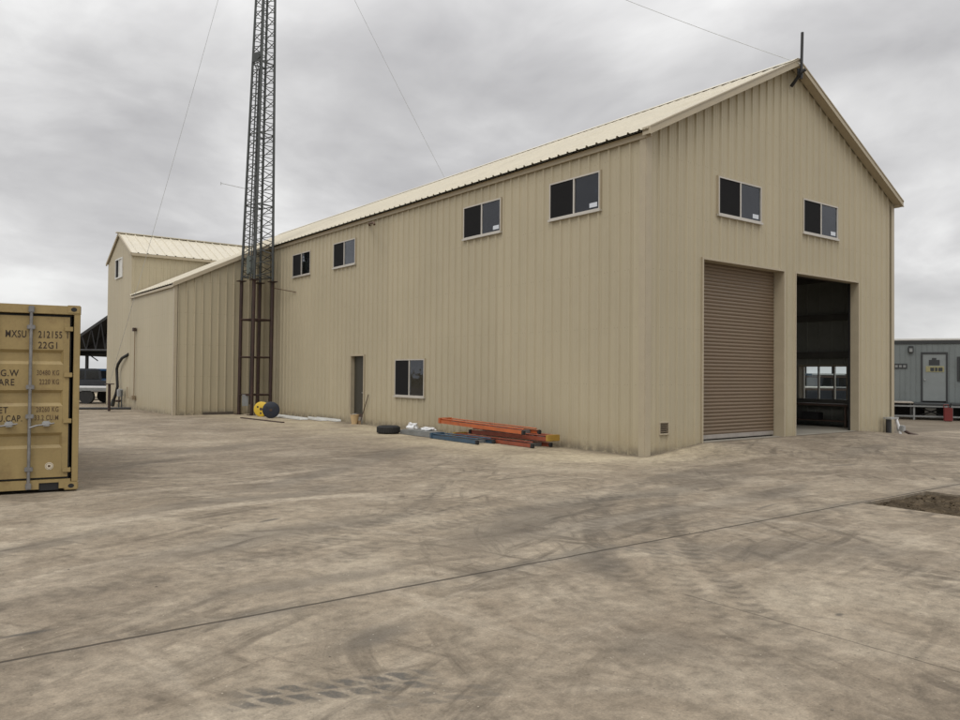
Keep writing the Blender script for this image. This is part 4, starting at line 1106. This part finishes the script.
# ------------------------------------------------------------------ pickup trucks and the truss shed far left
def pickup(label, loc, rzv, paint, group=None, flatbed=False):
    t = thing('pickup_truck', label, 'truck', loc, rzv, group)
    Wv = 1.85
    prof = [(-2.6, .45), (2.55, .45), (2.62, .6), (2.6, .95), (2.45, 1.05), (1.35, 1.12), (-.6, 1.12), (-.6, 1.08), (-2.62, 1.08), (-2.65, .8)]
    body = obj('body', MB().prism(prof, -Wv / 2, Wv / 2, bev=.04), paint, t, smooth=True)
    cab = [(1.35, 1.12), (.75, 1.72), (.55, 1.78), (-.35, 1.78), (-.55, 1.7), (-.62, 1.12)]
    obj('cab', MB().prism(cab, -Wv / 2 + .1, Wv / 2 - .1, bev=.04), paint, t, smooth=True)
    for s in (-1, 1):
        y = s * (Wv / 2 - .095)
        g_ = MB(); g_.prism([(1.12, 1.2), (.7, 1.64), (.28, 1.66), (.28, 1.2)], y - .012, y + .012); g_.prism([(.2, 1.2), (.2, 1.66), (-.4, 1.66), (-.46, 1.2)], y - .012, y + .012)
        obj('side_window', g_, DARKGLASS, t)
        for x in (-1.65, 1.7):
            M = Matrix.Translation((x, s * (Wv / 2 - .1), .38)) @ Matrix.Rotation(R(90), 4, 'X')
            wl = obj('wheel', MB().lathe([(.2, -.12), (.36, -.12), (.38, -.08), (.38, .08), (.36, .12), (.2, .12)], 20, M), RUBBER, t, smooth=True)
            obj('rim', MB().lathe([(.001, -.1), (.2, -.11), (.2, .11), (.001, .1)], 16, M), GALVL, wl)
        obj('headlight', MB().box(2.56, 2.64, s * .72 - .14, s * .72 + .14, .75, .93, bev=.02), WHITEP, t)
    obj('windscreen', MB().face([(1.30, -.7, 1.2), (1.30, .7, 1.2), (.8, .66, 1.70), (.8, -.66, 1.70)]), DARKGLASS, t)
    obj('bumper', MB().box(2.6, 2.72, -.9, .9, .42, .62, bev=.03), GALVL, t)
    obj('bed_interior', MB().box(-2.5, -.75, -.78, .78, 1.06, 1.10), BLACK, t)
    return t
def px_at(px, D):       # ground direction for a far picture column, used only to choose places in the yard
    a = .6515 + math.atan((px - 480) / 782.4)
    return Vector((-12.5665 + D * math.sin(a), -10.834 + D * math.cos(a), 0))
# truss shed: local x along its long side
c0 = px_at(100, 68)
ts = thing('open_truss_shed', 'dark open-sided shed with steel roof trusses far beyond the yard', 'shed', (c0.x, c0.y, 0), R(-38))
# gable face looks towards the yard: roof slope rising to the right
slx = lambda x: 3.3 + .70 * (x + 3.2)
roofp = [(-3.6, slx(-3.6)), (2.2, slx(2.2)), (8.0, slx(2.2) - 3.4), (8.0, slx(2.2) - 3.55), (2.2, slx(2.2) - .15), (-3.6, slx(-3.6) - .15)]
obj('roof', MB().prism(roofp, 0, 14), mat('dark_roof', (.035, .036, .036), .7), ts)
mb = MB()
for k in range(14):
    y = k * 1.0
    mb.prism([(-3.6, slx(-3.6) + .001), (2.2, slx(2.2) + .001), (2.2, slx(2.2) + .09), (-3.6, slx(-3.6) + .09)], y, y + .08)
obj('roof_seam', mb, mat('dark_roof', (.035, .036, .036), .7), ts)
for y in (.1, 4.6, 9.2, 13.8):
    tr = MB(); bz = lambda x: max(2.6, slx(x) - 1.6) if x < 2.2 else 4.4
    tr.tube([(-3.5, y, 3.25), (8, y, 3.25)], .09, 6)
    for k in range(8):
        x = -3.4 + k * .75
        tr.tube([(x, y, 3.25), (x + .38, y, slx(x + .38) - .1)], .05, 5); tr.tube([(x + .38, y, slx(x + .38) - .1), (x + .75, y, 3.25)], .05, 5)
    tr.tube([(-3.5, y, 3.2), (-2.5, y, 2.5), (-2.5, y, 2.45)], .05, 5)
    obj('truss', tr, BLACK, ts)
    for x in (-3.4, 2.2, 7.9): obj('shed_column', MB().box(x - .1, x + .1, y - .1, y + .1, 0, 3.2), BLACK, ts)
obj('back_wall', MB().box(-3.5, 7.9, 13.95, 14.0, 0, 2.75), mat('dark_roof', (.035, .036, .036), .7), ts)
obj('fascia_sheet', MB().prism([(-3.5, 3.35), (2.0, 3.35), (2.0, slx(2.0) - .2), (-3.5, slx(-3.5) - .2)], 3.0, 3.03), BLACK, ts)
q = px_at(90, 50); pickup('dark grey pickup truck under the open truss shed at far left', (q.x, q.y, 0), R(170), DGREY, 'trucks by the truss shed')
q = px_at(103, 54); pickup('blue pickup truck beside the annex edge at far left', (q.x, q.y, 0), R(160), BLUEP, 'trucks by the truss shed')
q = px_at(88, 45)
t = thing('flat_trailer', 'low white flatbed trailer parked in front of the distant trucks', 'trailer', (q.x, q.y, 0), R(-38))
obj('trailer_bed', MB().box(-2.4, 2.4, -1, 1, .62, .86, bev=.03), WPAINT, t)
obj('side_rail', MB().box(-2.4, 2.4, -1.04, -1.01, .66, .8), GREYM, t)
for x in (-.5, .45):
    for s in (-1, 1): obj('wheel', MB().lathe([(.001, -.1), (.36, -.1), (.36, .1), (.001, .1)], 18, Matrix.Translation((x, s * .9, .36)) @ Matrix.Rotation(R(90), 4, 'X')), RUBBER, t)
# ------------------------------------------------------------------ yard clutter seen through the far window
q = px_at(812, 46); pickup('silver pickup truck in the yard seen through the open bay window', (q.x, q.y, 0), R(20), mat('silver_truck_paint', (.16, .17, .18), .35, var=.06))
q = px_at(832, 42); pickup('dark pickup truck right of the silver one seen through the bay window', (q.x, q.y, 0), R(-60), DGREY)
q = px_at(818, 37)
t = thing('pipe_rack', 'tall steel rack stacked with pipes seen through the open bay window', 'rack', (q.x, q.y, 0), R(-52))
for x in (-1.6, -.5, .6, 1.7):
    obj('upright', MB().box(x - .04, x + .04, 0, .08, 0, 2.75), BLACK, t)
for i, z in enumerate((.55, 1.1, 1.65, 2.2)):
    obj('shelf_beam', MB().box(-1.7, 1.8, -.5, .5, z, z + .06), STEEL_DARK, t)
    for k in range(4):
        obj('pipe', MB().tube([(-1.7 + (i * 7 + k * 3) % 5 * .35, -.4 + k * .2, z + .12), (1.8 - (k * 5 + i * 3) % 4 * .4, -.4 + k * .2, z + .12)], .05, 8), [GALVL, WHITE, GREYM, BLUE][(k + i) % 4], t)

# ------------------------------------------------------------------ sky, sun, camera
SUN_EL, SUN_AZ = R(52), R(238)
w = bpy.data.worlds.new('World'); sc.world = w; w.use_nodes = True
t = NT(w.node_tree); t.n.clear()
out = t.new('ShaderNodeOutputWorld')
sky = t.new('ShaderNodeTexSky'); sky.sky_type = 'NISHITA'; sky.sun_disc = False; sky.sun_elevation = SUN_EL; sky.sun_rotation = SUN_AZ
sky.dust_density = 3; sky.air_density = 1
bg1 = t.new('ShaderNodeBackground'); t.l.new(sky.outputs[0], bg1.inputs[0]); bg1.inputs[1].default_value = .05
dirv = t.new('ShaderNodeTexCoord').outputs['Generated']
x, y, z = t.sep(dirv)
zc = t.math('MAXIMUM', z, .0)
k = t.math('ADD', zc, .34)
pv = t.comb(t.math('DIVIDE', x, k), t.math('DIVIDE', y, k), 0.0)
wn = t.new('ShaderNodeTexNoise'); t.l.new(pv, wn.inputs['Vector']); wn.inputs['Scale'].default_value = .8; wn.inputs['Detail'].default_value = 3
pw = t.vmath('ADD', pv, t.vmath('SCALE', t.vmath('SUBTRACT', wn.outputs['Color'], (.5, .5, .5)), scale=.7))
n1 = t.noise(pw, 1.25, 6, .5); n2 = t.noise(pw, 3.6, 6, .52)
n = t.math('ADD', t.math('MULTIPLY', n1, .7), t.math('MULTIPLY', n2, .3))
cc = t.ramp(n, [(.37, (.50, .495, .505)), (.45, (.63, .625, .63)), (.52, (.78, .775, .775)), (.60, (1.0, 1.0, .99))])
low = t.rng(z, .0, .16, 1, 0)
cc = t.mix(t.math('MULTIPLY', low, .5), cc, (.74, .75, .745))
gain = t.rng(z, .35, 1.0, 1.0, 2.4, False)
cc = t.vmath('SCALE', cc, scale=gain)
bg2 = t.new('ShaderNodeBackground'); t.l.new(cc, bg2.inputs[0]); bg2.inputs[1].default_value = 1.0
mx = t.new('ShaderNodeMixShader'); mx.inputs[0].default_value = .93
t.l.new(bg1.outputs[0], mx.inputs[1]); t.l.new(bg2.outputs[0], mx.inputs[2]); t.l.new(mx.outputs[0], out.inputs[0])

L = bpy.data.lights.new('sun', 'SUN'); L.energy = .8; L.angle = R(25); L.color = (1, .95, .87)
lo = bpy.data.objects.new('sun', L); COL.objects.link(lo)
sd = Vector((math.sin(SUN_AZ) * math.cos(SUN_EL), math.cos(SUN_AZ) * math.cos(SUN_EL), math.sin(SUN_EL)))
lo.rotation_euler = sd.to_track_quat('Z', 'Y').to_euler(); lo.location = (0, 0, 30)

cam = bpy.data.cameras.new('camera'); co = bpy.data.objects.new('camera', cam); COL.objects.link(co)
F, yaw, pit, rol = 782.4447, .6515, .0173, .0088
cam.sensor_width = 36; cam.sensor_fit = 'HORIZONTAL'; cam.lens = F / 960 * 36; cam.clip_end = 4000; cam.clip_start = .1
f = Vector((math.sin(yaw) * math.cos(pit), math.cos(yaw) * math.cos(pit), math.sin(pit)))
r = Vector((math.cos(yaw), -math.sin(yaw), 0)); u = r.cross(f)
r2 = r * math.cos(rol) + u * math.sin(rol); u2 = -r * math.sin(rol) + u * math.cos(rol)
M = Matrix((( r2.x, u2.x, -f.x, -12.5665), (r2.y, u2.y, -f.y, -10.834), (r2.z, u2.z, -f.z, 1.69), (0, 0, 0, 1)))
co.matrix_world = M
sc.camera = co
vs_ = sc.view_settings; vs_.view_transform = 'Standard'; vs_.look = 'None'; vs_.exposure = 0.0; vs_.gamma = 1; vs_.use_curve_mapping = False
